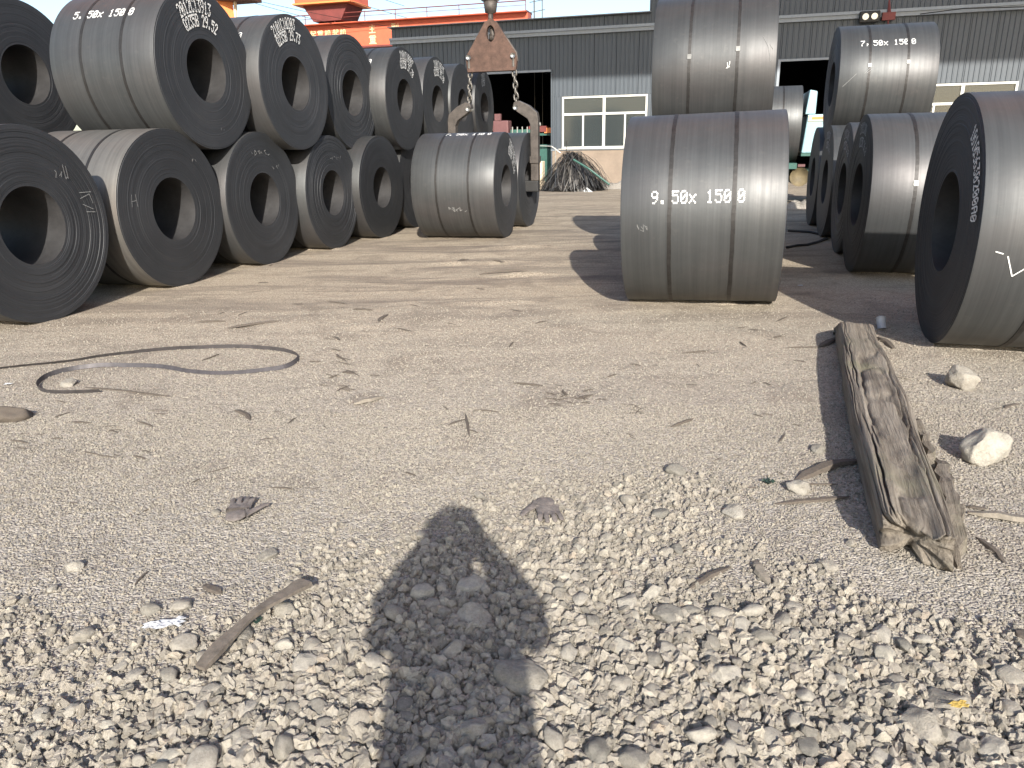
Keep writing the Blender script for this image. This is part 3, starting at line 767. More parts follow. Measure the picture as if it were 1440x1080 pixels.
# ------------------------------------------------------------------ red crane girder beyond the warehouse, orange crane leg
rc=empty('bridge_crane', W(45,-18,0), -AZ, label='orange red crane girder with a handrail and cream lettering beyond the warehouse roof', cat='crane')
gx0,gx1=-8.5,6.9        # local x = w+18
MB().box(gx0,gx1,-.45,.45,7.36,8.62).build('girder',M['red'],rc)
MB().box(gx0,gx1,-.60,.60,8.622,8.70).build('top_flange',M['redd'],rc); MB().box(gx0,gx1,-.60,.60,7.26,7.358).build('bottom_flange',M['redd'],rc)
MB().tube([(gx0,-.9,9.13),(gx1,-.9,9.13)],.03,6).build('handrail',M['redd'],rc)
MB().tube([(gx0,-.9,8.91),(gx1,-.9,8.91)],.015,6).build('handrail',M['redd'],rc)
MB().box(gx0,gx1,-.92,-.602,8.60,8.65).build('walkway',M['red'],rc)
x=gx0
while x<gx1+.05: MB().tube([(x,-.9,8.65),(x,-.9,9.16)],.022,5).build('rail_post',M['redd'],rc); x+=1.925
MB().box(-6.9,-3.4,-1.4,1.2,9.72,13).build('machine_house',M['red'],rc,bevel=.03)
MB().box(-7.0,-3.3,-1.5,1.3,9.62,9.715).build('house_floor',M['orange'],rc)
plate([(-6.0,8.75),(-4.2,8.75),(-3.7,9.61),(-6.6,9.61)],-1.0,1.0,'trolley_frame',M['redd'],rc)
MB().box(-5.5,-5.05,-1.43,-1.405,10.3,10.75).build('green_emblem',M['green'],rc)
for xx in (gx0+.6,): MB().tube([(xx,0,7.3),(xx-.8,0,0)],.4,4).build('leg',M['red'],rc)

def han(strokes,x,z,s):          # strokes on a 0..10 grid
    mb=MB()
    for a,b,c,d in strokes:
        p=Vector((x+a*s/10,-.462,z+b*s/10)); q_=Vector((x+c*s/10,-.462,z+d*s/10)); dd=(q_-p); n_=Vector((-dd.z,0,dd.x)).normalized()*s*.055
        mb.add([p-n_,q_-n_,q_+n_,p+n_],[(0,1,2,3)])
    mb.build('lettering',M['cream'],rc)
ZHU=[(5,10,6,8.8),(1,8,9,8),(1.8,4.6,8.2,4.6),(.5,.8,9.5,.8),(5,8,5,.8)]
ZHONG=[(1,9,9,9.5),(0,7.7,10,7.7),(2,6.5,8,6.5),(2,6.5,2,3),(8,6.5,8,3),(2,4.8,8,4.8),(2,3,8,3),(5,9.3,5,.3),(1.5,1.7,8.5,1.7),(0,.3,10,.3)]
FU=[(0,9.5,6,9.5),(1,8,5,8),(1,8,1,6.3),(5,8,5,6.3),(1,6.3,5,6.3),(.6,5,5.4,5),(.6,5,.6,.5),(5.4,5,5.4,.5),(3,5,3,.5),(.6,2.8,5.4,2.8),(.6,.5,5.4,.5),(7,8.5,7,3),(9.5,9.8,9.5,.8),(9.5,.8,8,.8)]
GOU=[(2,10,.5,7.5),(1,8,4.5,8),(.5,5.8,4.5,5.8),(2.5,8,2.5,.8),(2.5,.8,4.6,2.2),(6.5,10,5,7),(6,8.2,9.6,8.2),(9.6,8.2,9.2,.8),(9.2,.8,7.8,1.4),(7.2,6.4,6,3.4),(6,3.4,8.4,3.8)]
QI=[(1,8.6,5.4,8.6),(.4,6.4,6,6.4),(3.2,10,3.2,1.6),(3.2,4,5.4,4),(1.2,5,.4,.8),(1.2,2,9.8,.6),(6.4,9,9.6,9),(9.6,9,9.6,6.4),(6.4,6.4,9.6,6.4),(6.4,6.4,6.4,3),(6.4,3,9.8,3)]
JI=[(0,7.4,4.4,7.4),(2.2,10,2.2,0),(2.2,7,.2,3),(2.4,6,4,4),(5.4,9,5.4,3.4),(5.4,3.4,4.4,.4),(5.4,9,8.4,9),(8.4,9,8.4,1),(8.4,1,10,1.4)]
han(ZHU,-2.75,8.02,.46); han(ZHONG,-2.75,7.46,.46); han(FU,-1.30,8.02,.46); han(GOU,-1.30,7.46,.46)
for i,g_ in enumerate((QI,ZHONG,JI,QI,JI)): han(g_,-6.6+i*.50,7.95,.40)
ol=empty('crane_tower', W(40,-27.2,0), -AZ, label='orange crane leg with a small platform behind the huge upper coil', cat='crane tower')
MB().tube([(-.1,0,0),(.15,0,16)],.55,4).build('post',M['orange'],ol)
MB().box(.0,1.9,-.8,.8,9.35,9.55).build('platform',M['rust'],ol)
MB().tube([(.55,0,7.2),(.75,0,9.35)],.09,5).build('brace',M['creamy'],ol)
for i,(p,q_) in enumerate(((W(41,-28,10.1),W(45,-18,8.1)),(W(41,-27,11.6),W(46,-17,8.4)),(W(41,-26,12.2),W(46,-19,9.6)),(W(41,-29,10.4),W(45,-21,8.2)))):
    pts=[p.lerp(q_,t/8)-Vector((0,0,.15*math.sin(math.pi*t/8))) for t in range(9)]
    lab=('lowest overhead wire sloping across the sky behind the upper coils','overhead wire sloping down towards the red machine house, longest one','highest overhead wire in the sky left of the red machine house','short faint overhead wire beside the orange crane leg')[i]
    MB().tube(pts,.012,4).build('overhead_wire',M['strap'],None,label=lab,cat='wire',group='overhead wires in the sky')
an=empty('antenna_mast', W(44,-10.6,0), -AZ, label='thin steel mast with cross arms rising behind the left warehouse roof', cat='antenna')
MB().tube([(0,0,0),(0,0,10.5)],.04,5).build('mast',M['chain'],an); MB().tube([(.45,0,0),(.45,0,10.0)],.03,5).build('mast',M['chain'],an)
for zz in (8.5,9.0,9.5): MB().tube([(-.25,0,zz),(.6,0,zz+.1)],.018,4).build('cross_arm',M['chain'],an)

# cables on the ground between the middle and right rows
def cable(pts,r,label):
    P=[ground_at(x,y) for x,y in pts]; P=[Vector((p.x,p.y,r)) for p in P]
    mb=MB().tube(P,r,6); mb.build('cable',M['black'],None,True,label=label,cat='cable',group='black cables between the rows')
cable([(1108,326),(1125,327),(1140,328),(1152,331),(1166,331),(1180,330)],.022,'black cable lying straight across the shaded ground between the coil rows')
cable([(1106,350),(1120,347),(1135,346),(1150,342),(1163,337)],.022,'black cable slanting across the shaded ground nearest the middle coil')

# ------------------------------------------------------------------ loop of steel strap on the ground
path=[(-30,523),(0,519),(35,515),(70,511),(110,506),(150,500),(195,496),(240,492),(285,490.5),(330,490),(370,491.5),(400,495),(417,500),(421,505),(415,512),(400,518),(375,522),(350,525),(320,527.5),(290,528),(262,525),(240,521),(215,518),(190,516.5),(155,516),(120,518),(90,523),(68,530),(56,538),(54,546),(60,551),(75,554.5),(110,555),(150,554)]
P=[ground_at(x,y) for x,y in path]; P=[Vector((p.x,p.y,0)) for p in P]
fine=[]
for i in range(len(P)-1):
    a,b,c,d=P[max(i-1,0)],P[i],P[i+1],P[min(i+2,len(P)-1)]
    for k in range(4):
        t=k/4; fine.append(.5*((2*b)+(c-a)*t+(2*a-5*b+4*c-d)*t*t+(3*b-a-3*c+d)*t**3))
v=[];f=[]
for i,p in enumerate(fine):
    t=(fine[min(i+1,len(fine)-1)]-fine[max(i-1,0)]).normalized(); nn=Vector((-t.y,t.x,0))
    lean=.55+.35*math.sin(i*.09+1); g=gz(p.x,p.y)+.004
    up=Vector((0,0,1))*math.cos(lean)+nn*math.sin(lean)*(-1)
    b0=p+Vector((0,0,g)); h=.034
    for off in (-.0012,.0012): v+=[b0+nn*off,b0+nn*off+up*h]
for i in range(len(fine)-1):
    a=4*i; f+=[(a,a+4,a+5,a+1),(a+2,a+3,a+7,a+6),(a+1,a+5,a+7,a+3)]
link('steel_strap', mesh('steel_strap',v,f,plain('dull_strap',(.085,.078,.080),.6,.4,.35,16,.1)),label='long loose steel packing strap curled in a loop on the gravel at the left', cat='steel strap')

# ------------------------------------------------------------------ old timber
def timber():
    A=Vector((1.60,2.66)); B=Vector((2.93,6.30)); d=(B-A); L=d.length; yaw=math.atan2(-d.x,d.y)
    N,Mn=420,200; v=[];f=[]
    def cross(t):   # rounded rectangle, t in 0..1 starting bottom-left going up the left side, over, down
        a=2*math.pi*t; c,s=math.cos(a),math.sin(a); e=.32
        return math.copysign(abs(c)**e,c),math.copysign(abs(s)**e,s)
    cracks=[(.30,.030,.9),(.24,.022,1.7),(.35,.020,3.1),(.19,.030,4.4),(.40,.022,5.2),(.13,.018,6.6),(.275,.020,7.9),(.225,.022,9.1),(.44,.018,2.2),(.205,.024,11.3),(.32,.018,12.9),(.26,.016,14.1),(.155,.022,15.7)]
    for i in range(N+1):
        s=i/N; y=s*L
        hw=(.143-.020*max(0,1-s/.35))+.012*math.sin(s*5)+.01*noise.noise(Vector((s*6,0,0))); hh=.100+.012*noise.noise(Vector((s*5,3,0)))
        k_near=max(0,1-y/.5)
        for j in range(Mn):
            t=j/Mn; cx_,cz_=cross(t)
            x=cx_*hw; z=cz_*hh
            rad=1.0
            tt=t
            g1=noise.noise(Vector((x*26,y*1.5,z*26)))*.008+noise.noise(Vector((x*60,y*3.5,z*60)))*.004+noise.noise(Vector((x*7,y*1.3,z*7+9)))*.016
            cr_=0
            for (c0,dep,ph) in cracks:
                cc=c0+.034*noise.noise(Vector((y*1.9,ph*3,0)))+.014*noise.noise(Vector((y*7,ph*5,0)))
                amp=max(0,min(1,.4+1.9*noise.noise(Vector((y*1.1,ph*7,2)))))*(.40+.9*(1-s))
                dt=(tt-cc)/.0062
                cr_+=1.35*dep*amp*math.exp(-dt*dt)
            nrm=Vector((cx_/max(hw,.01)*.1,0,cz_/max(hh,.01)*.1)); nrm=Vector((cx_,0,cz_*1.2)).normalized()
            disp=g1-cr_
            px_=x+nrm.x*disp; pz=z+nrm.z*disp
            # ragged ends
            yy=y
            if s<.12:
                rag=.15*noise.noise(Vector((x*11,1.7,z*6)))+.08*noise.noise(Vector((x*34,4.7,z*24)))
                yy=y+(rag-(.07 if x>0 else -.04))*(1-s/.12)
                pz-=.045*(1-s/.12)**2*(1 if cz_>0 else 0)*(.5+noise.noise(Vector((x*14,0,3))))
            if s>.9:
                rag=.12*noise.noise(Vector((x*8,8.7,z*5))); yy=y+rag*(s-.9)*10
                pz-=.10*((s-.9)/.1)**1.3*(1 if cz_>0 else 0)
            v.append((px_,yy,max(pz+hh,-.02)))
    for i in range(N):
        for j in range(Mn): f.append((i*Mn+j,i*Mn+(j+1)%Mn,(i+1)*Mn+(j+1)%Mn,(i+1)*Mn+j))
    # end caps with a recessed, splintered heart
    for i0,sg in ((0,-1),(N,1)):
        base=i0*Mn; prev=list(range(base,base+Mn)); cen=Vector((0,0,0))
        for k in prev: cen+=Vector(v[k])
        cen/=Mn
        for rr in (.75,.45,.15):
            cur=[]
            for k in range(Mn):
                p=Vector(v[base+k]); q_=cen+(p-cen)*rr; q_.y+= -sg*.05*(1-rr)+.05*noise.noise(q_*22)
                cur.append(len(v)); v.append(tuple(q_))
            for k in range(Mn): f.append((prev[k],prev[(k+1)%Mn],cur[(k+1)%Mn],cur[k]))
            prev=cur
        f.append(tuple(prev))
    root=empty('timber_beam',(A.x,A.y,.0),yaw,label='long weathered grey timber beam with deep cracks lying on the gravel at the right',cat='timber beam')
    me=mesh('beam_body',v,f,M['wood'],True)
    bm=bmesh.new(); bm.from_mesh(me); bmesh.ops.recalc_face_normals(bm,faces=bm.faces); bm.to_mesh(me); bm.free()
    link('beam_body',me,root)
    return root
TB=timber()
def splinter_mesh(seed,L=1,w_=.12,t=.05,n=7,bend=.06):
    q=random.Random(seed); v=[];f=[]; bx=q.uniform(-bend,bend); bz=q.uniform(0,bend*.5)
    for i in range(n+1):
        s=i/n; env=(.25+.75*min(1,4*s*(1-s)*1.5))*q.uniform(*((.8,1.1) if n<10 else (.94,1.04))); x=(s-.5)*L
        cy=bx*math.sin(math.pi*s)+q.uniform(-.012,.012)*L; cz=bz*math.sin(math.pi*s)
        hw=w_/2*env; ht=t*env*q.uniform(.8,1.1)
        v+=[(x,cy-hw,cz),(x,cy-hw*.7,cz+ht),(x,cy+hw*.6,cz+ht*.9),(x,cy+hw,cz)]
    for i in range(n):
        a=4*i
        for k in range(4): f.append((a+k,a+(k+1)%4,a+4+(k+1)%4,a+4+k))
    f.append((3,2,1,0)); f.append((4*n,4*n+1,4*n+2,4*n+3))
    return v,f
# split slabs along the beam's right side
for (x,y,z,L,wd,th,ry,rz) in ((.205,.55,.0,1.15,.085,.10,0,90-4),(.235,.30,-.0,.62,.05,.05,0,90-12),(.19,1.25,.0,.8,.05,.12,0,92)):
    vv,ff=splinter_mesh(int(L*100),L,wd,th,14,.03); vv=[(-b_,a_+.012*noise.noise(Vector((a_*9,b_*30,c_*30))),c_+.01*noise.noise(Vector((a_*7,3,b_*40)))) for a_,b_,c_ in vv]; me=mesh('split_slab',vv,ff,M['wood'])
    link('split_slab',me,TB,(x-.012,y,z),(0,0,R_(rz-90)))
BM=[]
for i in range(8):
    vv,ff=splinter_mesh(50+i,1,random.Random(i).uniform(.07,.17),.05,6); BM.append(vv and mesh('wood_splinter',vv,ff,M['bark']))
BMP=[]
for i in range(4):
    vv,ff=splinter_mesh(80+i,1,.12,.05,6); BMP.append(mesh('wood_splinter',vv,ff,M['palewood']))
def stick(x0,y0,x1,y1,label=None,pale=False,k=0,thick=1,name='wood_splinter',group='wood splinters scattered on the gravel',me=None):
    a=ground_at(x0,y0); b=ground_at(x1,y1); c=(a+b)/2; d=b-a
    L=max(d.length,.02); me=me or (BMP[k%4] if pale else BM[k%8])
    return link(name,me,None,(c.x,c.y,gz(c.x,c.y)+.004),(random.uniform(-.1,.1),0,math.atan2(d.y,d.x)),(L,L*thick,L*thick*.9),
        label=label or 'small dark wood splinter lying on the gravel', cat='wood splinter', group=group)
S=[(497,569,538,559,'flat pale wood chip left of the centre of the yard',True,2),
(943,602,975,590,'short black bark piece right of the centre, alone on the gravel',False,1.2),
(631,598,655,590,'dark bark piece pointing at a second one, left one of a bent pair',False,1),
(654,582,660,614,'short dark bark piece lying lengthwise right of the bent pair',False,.45),
(664,578,702,581,'long thin bark strip just right of the bent pair',False,.7),
(722,539,764,543,'long dark splinter left of the tangle of twigs',False,.7),
(380,686,414,689,'brown stick alone above the left glove',False,.8),
(290,666,328,656,'thin twig lying between the strap loop and the left glove',False,.5),
(311,838,287,826,'stubby brown piece of board left of the long curved board',False,2.2),
(960,497,998,494,'dark splinter in the upper middle right, near the middle coil',False,.8),
(845,738,882,756,'thin stick lying diagonally right of the right glove',False,.6),
(968,830,1028,798,'long brown stick lying among stones left of the beam end',False,1.1),
(1062,790,1083,824,'pale stick lying lengthwise among stones left of the beam end',True,2),
(1090,712,1195,702,'long thin stick touching the beam shadow, lowest of three',False,.6),
(1118,678,1210,648,'long splinter fanning out from the beam, uppermost of three',False,.9),
(1122,683,1178,684,'short splinter below the uppermost fan splinter left of the beam',False,.7),
(1152,488,1180,476,'dark chip at the left of the far end of the beam',False,1.2),
(1105,489,1160,488,'thin long splinter left of the far end of the beam',False,.5),
(1232,475,1256,491,'dark curved chip right of the far end of the beam, near the white cup',False,1.2),
(1254,528,1281,533,'white flake of wood right of the beam, above the stones',True,1.4),
(1360,726,1480,741,'broad pale broken board cut by the right edge of the photo',True,1.4),
(1357,716,1388,720,'short dark board above the broad pale one at the right edge',False,2),
(1372,760,1412,796,'dark bark strip pointing away from the near end of the beam',False,.9),
(1382,778,1400,783,'small bark scrap by the near end of the beam',False,1.2),
(320,462,397,452,'long flat brown sliver in front of the left coils',False,.7),
(276,453,318,452,'short flat brown sliver in front of the left coils',False,1),
(120,547,240,560,'thin dusty sliver beside the strap loop end',False,.2),
(674,386,742,381,'dark low sliver on the track left of the middle coil shadow',False,.7),
(190,826,210,806,'small dark stick standing out of the fine gravel at the left',False,1.1),
(414,895,465,900,'brown curved twig right of the long curved board',False,.7),
(330,576,352,590,'bark bit left of the strap loop, right of two others',False,1.1),
(283,508,310,498,'thin dark twig inside the strap loop',False,.7)]
for i,(a,b,c,d,lab,pale,th) in enumerate(S): stick(a,b,c,d,lab,pale,i,th)
# tangle of twigs and scattered bits
def bits(n,x0,x1,y0,y1,lmin,lmax,lab,grp,seed):
    q=random.Random(seed)
    for i in range(n):
        x=q.uniform(x0,x1); y=q.uniform(y0,y1); l=q.uniform(lmin,lmax); a=q.gauss(0,.35)
        if 1150<x<1400 and 440<y<800: continue
        if any((x-gx_)**2+(y-gy_)**2<45**2 for gx_,gy_ in ((338,726),(768,717))): continue
        stick(x-l/2*math.cos(a),y+l/2*math.sin(a)*.8,x+l/2*math.cos(a),y-l/2*math.sin(a)*.8,lab,False,i,q.uniform(.5,1.3),group=grp)
bits(26,772,830,548,572,6,20,'dark twig in the tangle of twigs in the middle of the yard','tangle of dark twigs in the middle',1)
bits(12,876,902,570,584,5,13,'dark twig in the small clump right of the tangle of twigs','small clump of dark twigs',2)
bits(16,455,495,500,550,8,24,'dark splinter in the scatter at the right end of the strap loop','splinters by the strap loop end',3)
bits(85,430,1130,430,700,4,18,'tiny wood splinter scattered over the open gravel','wood splinters scattered on the gravel',4)
bits(30,20,430,560,720,5,18,'tiny bark bit scattered over the left gravel','bark bits on the left gravel',5)
bits(26,1080,1430,500,780,5,22,'tiny bark bit scattered around the timber beam','bark bits around the timber beam',6)
bits(14,20,230,575,650,10,32,'dark bark scrap on the damp patch at the left','bark scraps on the damp patch',7)
bits(16,250,700,345,470,8,30,'low brown sliver on the packed dirt in front of the coils','slivers on the packed dirt',8)
# long curved board
a=ground_at(284,955); b=ground_at(432,836)
vv,ff=[],[]
d=(b-a); L=d.length; n=16
for i in range(n+1):
    s=i/n; x=(s-.5)*L; cy=.030*math.sin(math.pi*s); hw=.021+.006*math.sin(s*9)+(.008 if s>.9 else 0); 
    z=.012+.010*math.sin(s*3); t=.013+.003*math.sin(s*14)
    vv+=[(x,cy-hw,z),(x,cy-hw*.9,z+t),(x,cy+hw*.9,z+t),(x,cy+hw,z)]
for i in range(n):
    for k in range(4): ff.append((4*i+k,4*i+(k+1)%4,4*i+4+(k+1)%4,4*i+4+k))
ff+=[(3,2,1,0),(4*n,4*n+1,4*n+2,4*n+3)]
c=(a+b)/2
bd=link('board',mesh('board',vv,ff,plain('old_board',(.125,.105,.085),.9,0,.45,25,.6,50)),None,(c.x,c.y,gz(c.x,c.y)+.030),(.06,-.02,math.atan2(d.y,d.x)),label='long narrow curved grey board lying across stones at the lower left',cat='board')

# ------------------------------------------------------------------ stones
def cut_rock(seed, sub=3, cuts=13, rough=.06, flat=1.0):
    q=random.Random(seed); bm=bmesh.new(); bmesh.ops.create_icosphere(bm,subdivisions=sub,radius=1.0)
    pl=[]
    for i in range(cuts):
        z=q.uniform(-1,1); a=q.uniform(0,6.283); r=math.sqrt(1-z*z); pl.append((Vector((r*math.cos(a),r*math.sin(a),z)),q.uniform(.58,.86)))
    for v in bm.verts:
        for n_,d_ in pl:
            e=v.co.dot(n_)-d_
            if e>0: v.co-=n_*e*.92
        v.co+=v.co.normalized()*(noise.noise(v.co*1.7+Vector((seed,0,0)))*rough*2+noise.noise(v.co*5+Vector((0,seed,0)))*rough)
    me=bpy.data.meshes.new('rock'); bm.to_mesh(me); bm.free(); me.materials.append(M['rock'])
    me.polygons.foreach_set('use_smooth',[True]*len(me.polygons))
    return me
RKM=[cut_rock(100+i,4,14) for i in range(7)]
RKS=[cut_rock(200+i,3,12) for i in range(8)]
GRP='loose larger stones among the gravel'
rocks=[]
def rock(x,y,wpx,hpx=None,label=None,seed=0,big=False,sink=.55,name='rock',group=None,flat=.62):
    p=ground_at(x,y); r=px_size(p,wpx)/2; hr=min(px_size(p,hpx)/2/.75 if hpx else r*flat, r*(.8 if x>1340 and y<700 else .6))
    q=random.Random(int(x*13+y*7)+seed); me=(RKM if big else RKS)[q.randrange(7 if big else 8)]
    z=gz(p.x,p.y)+hr*(.85 if not big else .8)*(1-sink)
    p=ground_at(x,y,z*.6)
    o=link(name,me,None,(p.x,p.y,z),(q.uniform(-.15,.15),q.uniform(-.15,.15),q.uniform(0,6.28)),(r*1.12,r*q.uniform(.85,1.05),hr*1.08),
       label=label or 'loose grey beige stone lying among smaller gravel', cat='rock', group=group or GRP)
    rocks.append((p.x,p.y,r)); return o
for a in ((1352,537,48,34,'pale yellowish lumpy rock right of the beam, below the dark coil'),(1383,637,72,52,'big whitish block of stone right of the middle of the beam'),
 (1124,688,38,26,'smooth pale stone between the splinters left of the beam'),(1150,633,26,20,'pale stone just left of the beam shadow'),
 (1033,722,34,26,'rounded grey stone left of the beam, alone on fine gravel'),(1165,797,26,24,'pale stone below the left corner of the beam end'),
 (730,957,78,54,'large smooth oval stone half in the photographer shadow, the biggest in front'),(668,868,54,48,'smooth grey stone in the middle of the shadow below the lit gap'),
 (663,826,44,28,'flat grey stone inside the shadow above the smooth one'),(1296,1022,66,54,'large flat grey slab of stone near the lower right corner'),
 (1334,991,60,44,'stone with a yellow leaf on it near the lower right'),(1398,1055,46,40,'rounded pale stone in the lower right corner'),
 (1018,949,50,44,'tilted two-toned stone lower right of the shadow'),(105,799,26,20,'pale stone alone in the left gravel field'),(378,781,28,26,'round pale stone between the glove and the curved board'),
 (343,893,38,34,'rounded stone touching the curved board, left of its middle'),(400,858,34,30,'stone under the upper part of the curved board'),
 (880,620+293,42,28,'pale broad stone right of the shadow shoulder'),(622,957,42,44,'angular grey stone in the shadow left of the oval stone'),(665,1028,48,34,'rounded grey stone in the lowest part of the shadow'),
 (841,1061,54,36,'pale stone at the bottom edge right of the shadow'),(426,936,42,24,'flat stone right of the lower end of the curved board'),(339,1037,42,34,'stone near the bottom edge left of the centre'),(339,1070,46,26,'stone cut by the bottom edge left of the centre'),
 (97,540,24,18,'small pale stone at the left by the strap end'),(939,865,42,40,'grey angular stone upper right of the shadow'),(885,848,36,34,'grey stone right of the shadow shoulder, left of a similar one'),
 (15,587,50,30,'dark brown lump at the left photo edge below the strap'),(1442,897,30,34,'brown stone cut by the right edge of the photo')):
    o=rock(a[0],a[1],a[2],a[3],a[4],big=True,sink=(.25 if a[0]>1340 and a[1]<700 else .6),group='notable stones')
    if 'brown' in a[4]: o.material_slots[0].link='OBJECT'; o.material_slots[0].material=M['bark']
for x,y,w_ in ((1086,1039,36),(1035,1027,32),(1120,900,32),(1136,1051,38),(1015,864,34),(969,860,28),(985,886,26),(874,965,32),(902,1018,28),(919,972,28),(641,1002,30),(569,995,30),(572,1010,26),(706,989,28),(708,1011,28),(815,843,26),
   (257,854,28),(211,860,24),(411,998,26),(457,1021,28),(439,1065,28),(241,1065,34),(170,939,22),(259,908,36),(304,722,14),(1118,856,26),(950,663,26),(1196,765,16),(190,950,24),(152,1020,22),(60,1005,24),(75,830,16),(1340,1040,32),(1240,1065,30),(1190,1030,30),(1260,960,28),(1180,960,28),(1420,1000,34)):
    rock(x,y,w_*1.05,None,None)
q=random.Random(77); tries=0; cnt=0
def coarse(x,y):          # how coarse the gravel is at a ground point: 0 fine .. 1 coarse
    n1=noise.noise(Vector((x*1.3,y*1.3,7)))*.35+noise.noise(Vector((x*3.1,y*3.1,3)))*.22
    ridge=math.exp(-((x-.25-.2*(y-2.6))/1.0)**2)*.25
    lft=max(0,min(.35,(-x-.55)*.45))
    rgt=max(0,min(.5,(x-.9)*.9))*max(0,min(1,(y-1.95)/.35))
    return max(0,min(1,(3.45-y)/1.75+n1*1.25+ridge-lft-rgt+.12*noise.noise(Vector((x*7,y*7,1)))))
while cnt<190 and tries<6000:
    tries+=1
    x=q.uniform(-1.9,2.1); y=q.uniform(1.5,3.4)
    c=coarse(x,y)
    if q.random()>c*c: continue
    r=(.016+.030*q.random()**1.5)*(.7+.45*c)
    if any((x-a)**2+(y-b)**2<(r+s_)**2*.8 for a,b,s_ in rocks): continue
    k=q.randrange(8); hr=r*q.uniform(.55,.8)
    link('rock',RKS[k],None,(x,y,gz(x,y)+hr*.38),(q.uniform(-.5,.5),q.uniform(-.5,.5),q.uniform(0,6.28)),(r*1.1,r*q.uniform(.75,1.05),hr),label='loose grey beige stone lying among smaller gravel',cat='rock',group=GRP)
    rocks.append((x,y,r)); cnt+=1

# gravel proper: instanced on points whose size comes from the same coarseness map
srcs=[o for o in bpy.data.objects if o.name.startswith('rock') and o.data in RKS]
src=[]
for me in RKS:
    for o in srcs:
        if o.data is me: src.append(o); break
def gravel(name, pts, label, mat):
    me=bpy.data.meshes.new(name); me.from_pydata([p[0] for p in pts],[],[])
    a=me.attributes.new('rot','FLOAT_VECTOR','POINT'); a.data.foreach_set('vector',[c for p in pts for c in p[1]])
    a=me.attributes.new('scl','FLOAT_VECTOR','POINT'); a.data.foreach_set('vector',[c for p in pts for c in p[2]])
    o=link(name,me,None,label=label,cat='gravel',kind='stuff')
    ng=bpy.data.node_groups.new(name,'GeometryNodeTree')
    ng.interface.new_socket('Geometry',in_out='INPUT',socket_type='NodeSocketGeometry'); ng.interface.new_socket('Geometry',in_out='OUTPUT',socket_type='NodeSocketGeometry')
    N=ng.nodes; L=ng.links
    gi=N.new('NodeGroupInput'); go=N.new('NodeGroupOutput'); jn=N.new('GeometryNodeJoinGeometry')
    for k in range(7):
        ico=N.new('GeometryNodeMeshIcoSphere'); ico.inputs['Subdivisions'].default_value=2
        pos=N.new('GeometryNodeInputPosition'); ad=N.new('ShaderNodeVectorMath'); ad.operation='ADD'; ad.inputs[1].default_value=(k*7.3+1,k*3.1,k*1.7)
        nz=N.new('ShaderNodeTexNoise'); nz.inputs['Scale'].default_value=1.1; nz.inputs['Detail'].default_value=1.5
        sb=N.new('ShaderNodeVectorMath'); sb.operation='SUBTRACT'; sb.inputs[1].default_value=(.5,.5,.5)
        ml=N.new('ShaderNodeVectorMath'); ml.operation='MULTIPLY'; ml.inputs[1].default_value=(2.1,2.1,1.7)
        sp=N.new('GeometryNodeSetPosition'); g2=N.new('GeometryNodeGeometryToInstance'); sm=N.new('GeometryNodeSetMaterial'); sm.inputs['Material'].default_value=mat
        L.new(pos.outputs[0],ad.inputs[0]); L.new(ad.outputs[0],nz.inputs['Vector']); L.new(nz.outputs['Color'],sb.inputs[0]); L.new(sb.outputs[0],ml.inputs[0])
        L.new(ico.outputs['Mesh'],sp.inputs['Geometry']); L.new(ml.outputs[0],sp.inputs['Offset']); L.new(sp.outputs[0],sm.inputs[0]); L.new(sm.outputs[0],g2.inputs[0]); L.new(g2.outputs[0],jn.inputs[0])
    ip=N.new('GeometryNodeInstanceOnPoints'); ip.inputs['Pick Instance'].default_value=True
    ra=N.new('GeometryNodeInputNamedAttribute'); ra.data_type='FLOAT_VECTOR'; ra.inputs['Name'].default_value='rot'
    sa=N.new('GeometryNodeInputNamedAttribute'); sa.data_type='FLOAT_VECTOR'; sa.inputs['Name'].default_value='scl'
    rd=N.new('FunctionNodeRandomValue'); rd.data_type='INT'; rd.inputs[4].default_value=0; rd.inputs[5].default_value=6
    L.new(gi.outputs[0],ip.inputs['Points']); L.new(jn.outputs[0],ip.inputs['Instance']); L.new(rd.outputs[2],ip.inputs['Instance Index'])
    L.new(ra.outputs[0],ip.inputs['Rotation']); L.new(sa.outputs[0],ip.inputs['Scale']); L.new(ip.outputs[0],go.inputs[0])
    md=o.modifiers.new('gravel','NODES'); md.node_group=ng
    return o
def in_view(x,y,m=.35):
    zc=y*math.cos(PITCH)+CAM_H*math.sin(PITCH); return abs(x)<zc*.681+m
# grid hash of occupied big rocks
occ={}
for a,b,r in rocks:
    occ.setdefault((int(a*5//1),int(b*5//1)),[]).append((a,b,r))
def hit(x,y):
    i,j=int(x*5//1),int(y*5//1)
    for di in (-1,0,1):
        for dj in (-1,0,1):
            for a,b,r in occ.get((i+di,j+dj),()):
                if (x-a)**2+(y-b)**2<(r*.7)**2: return True
    return False
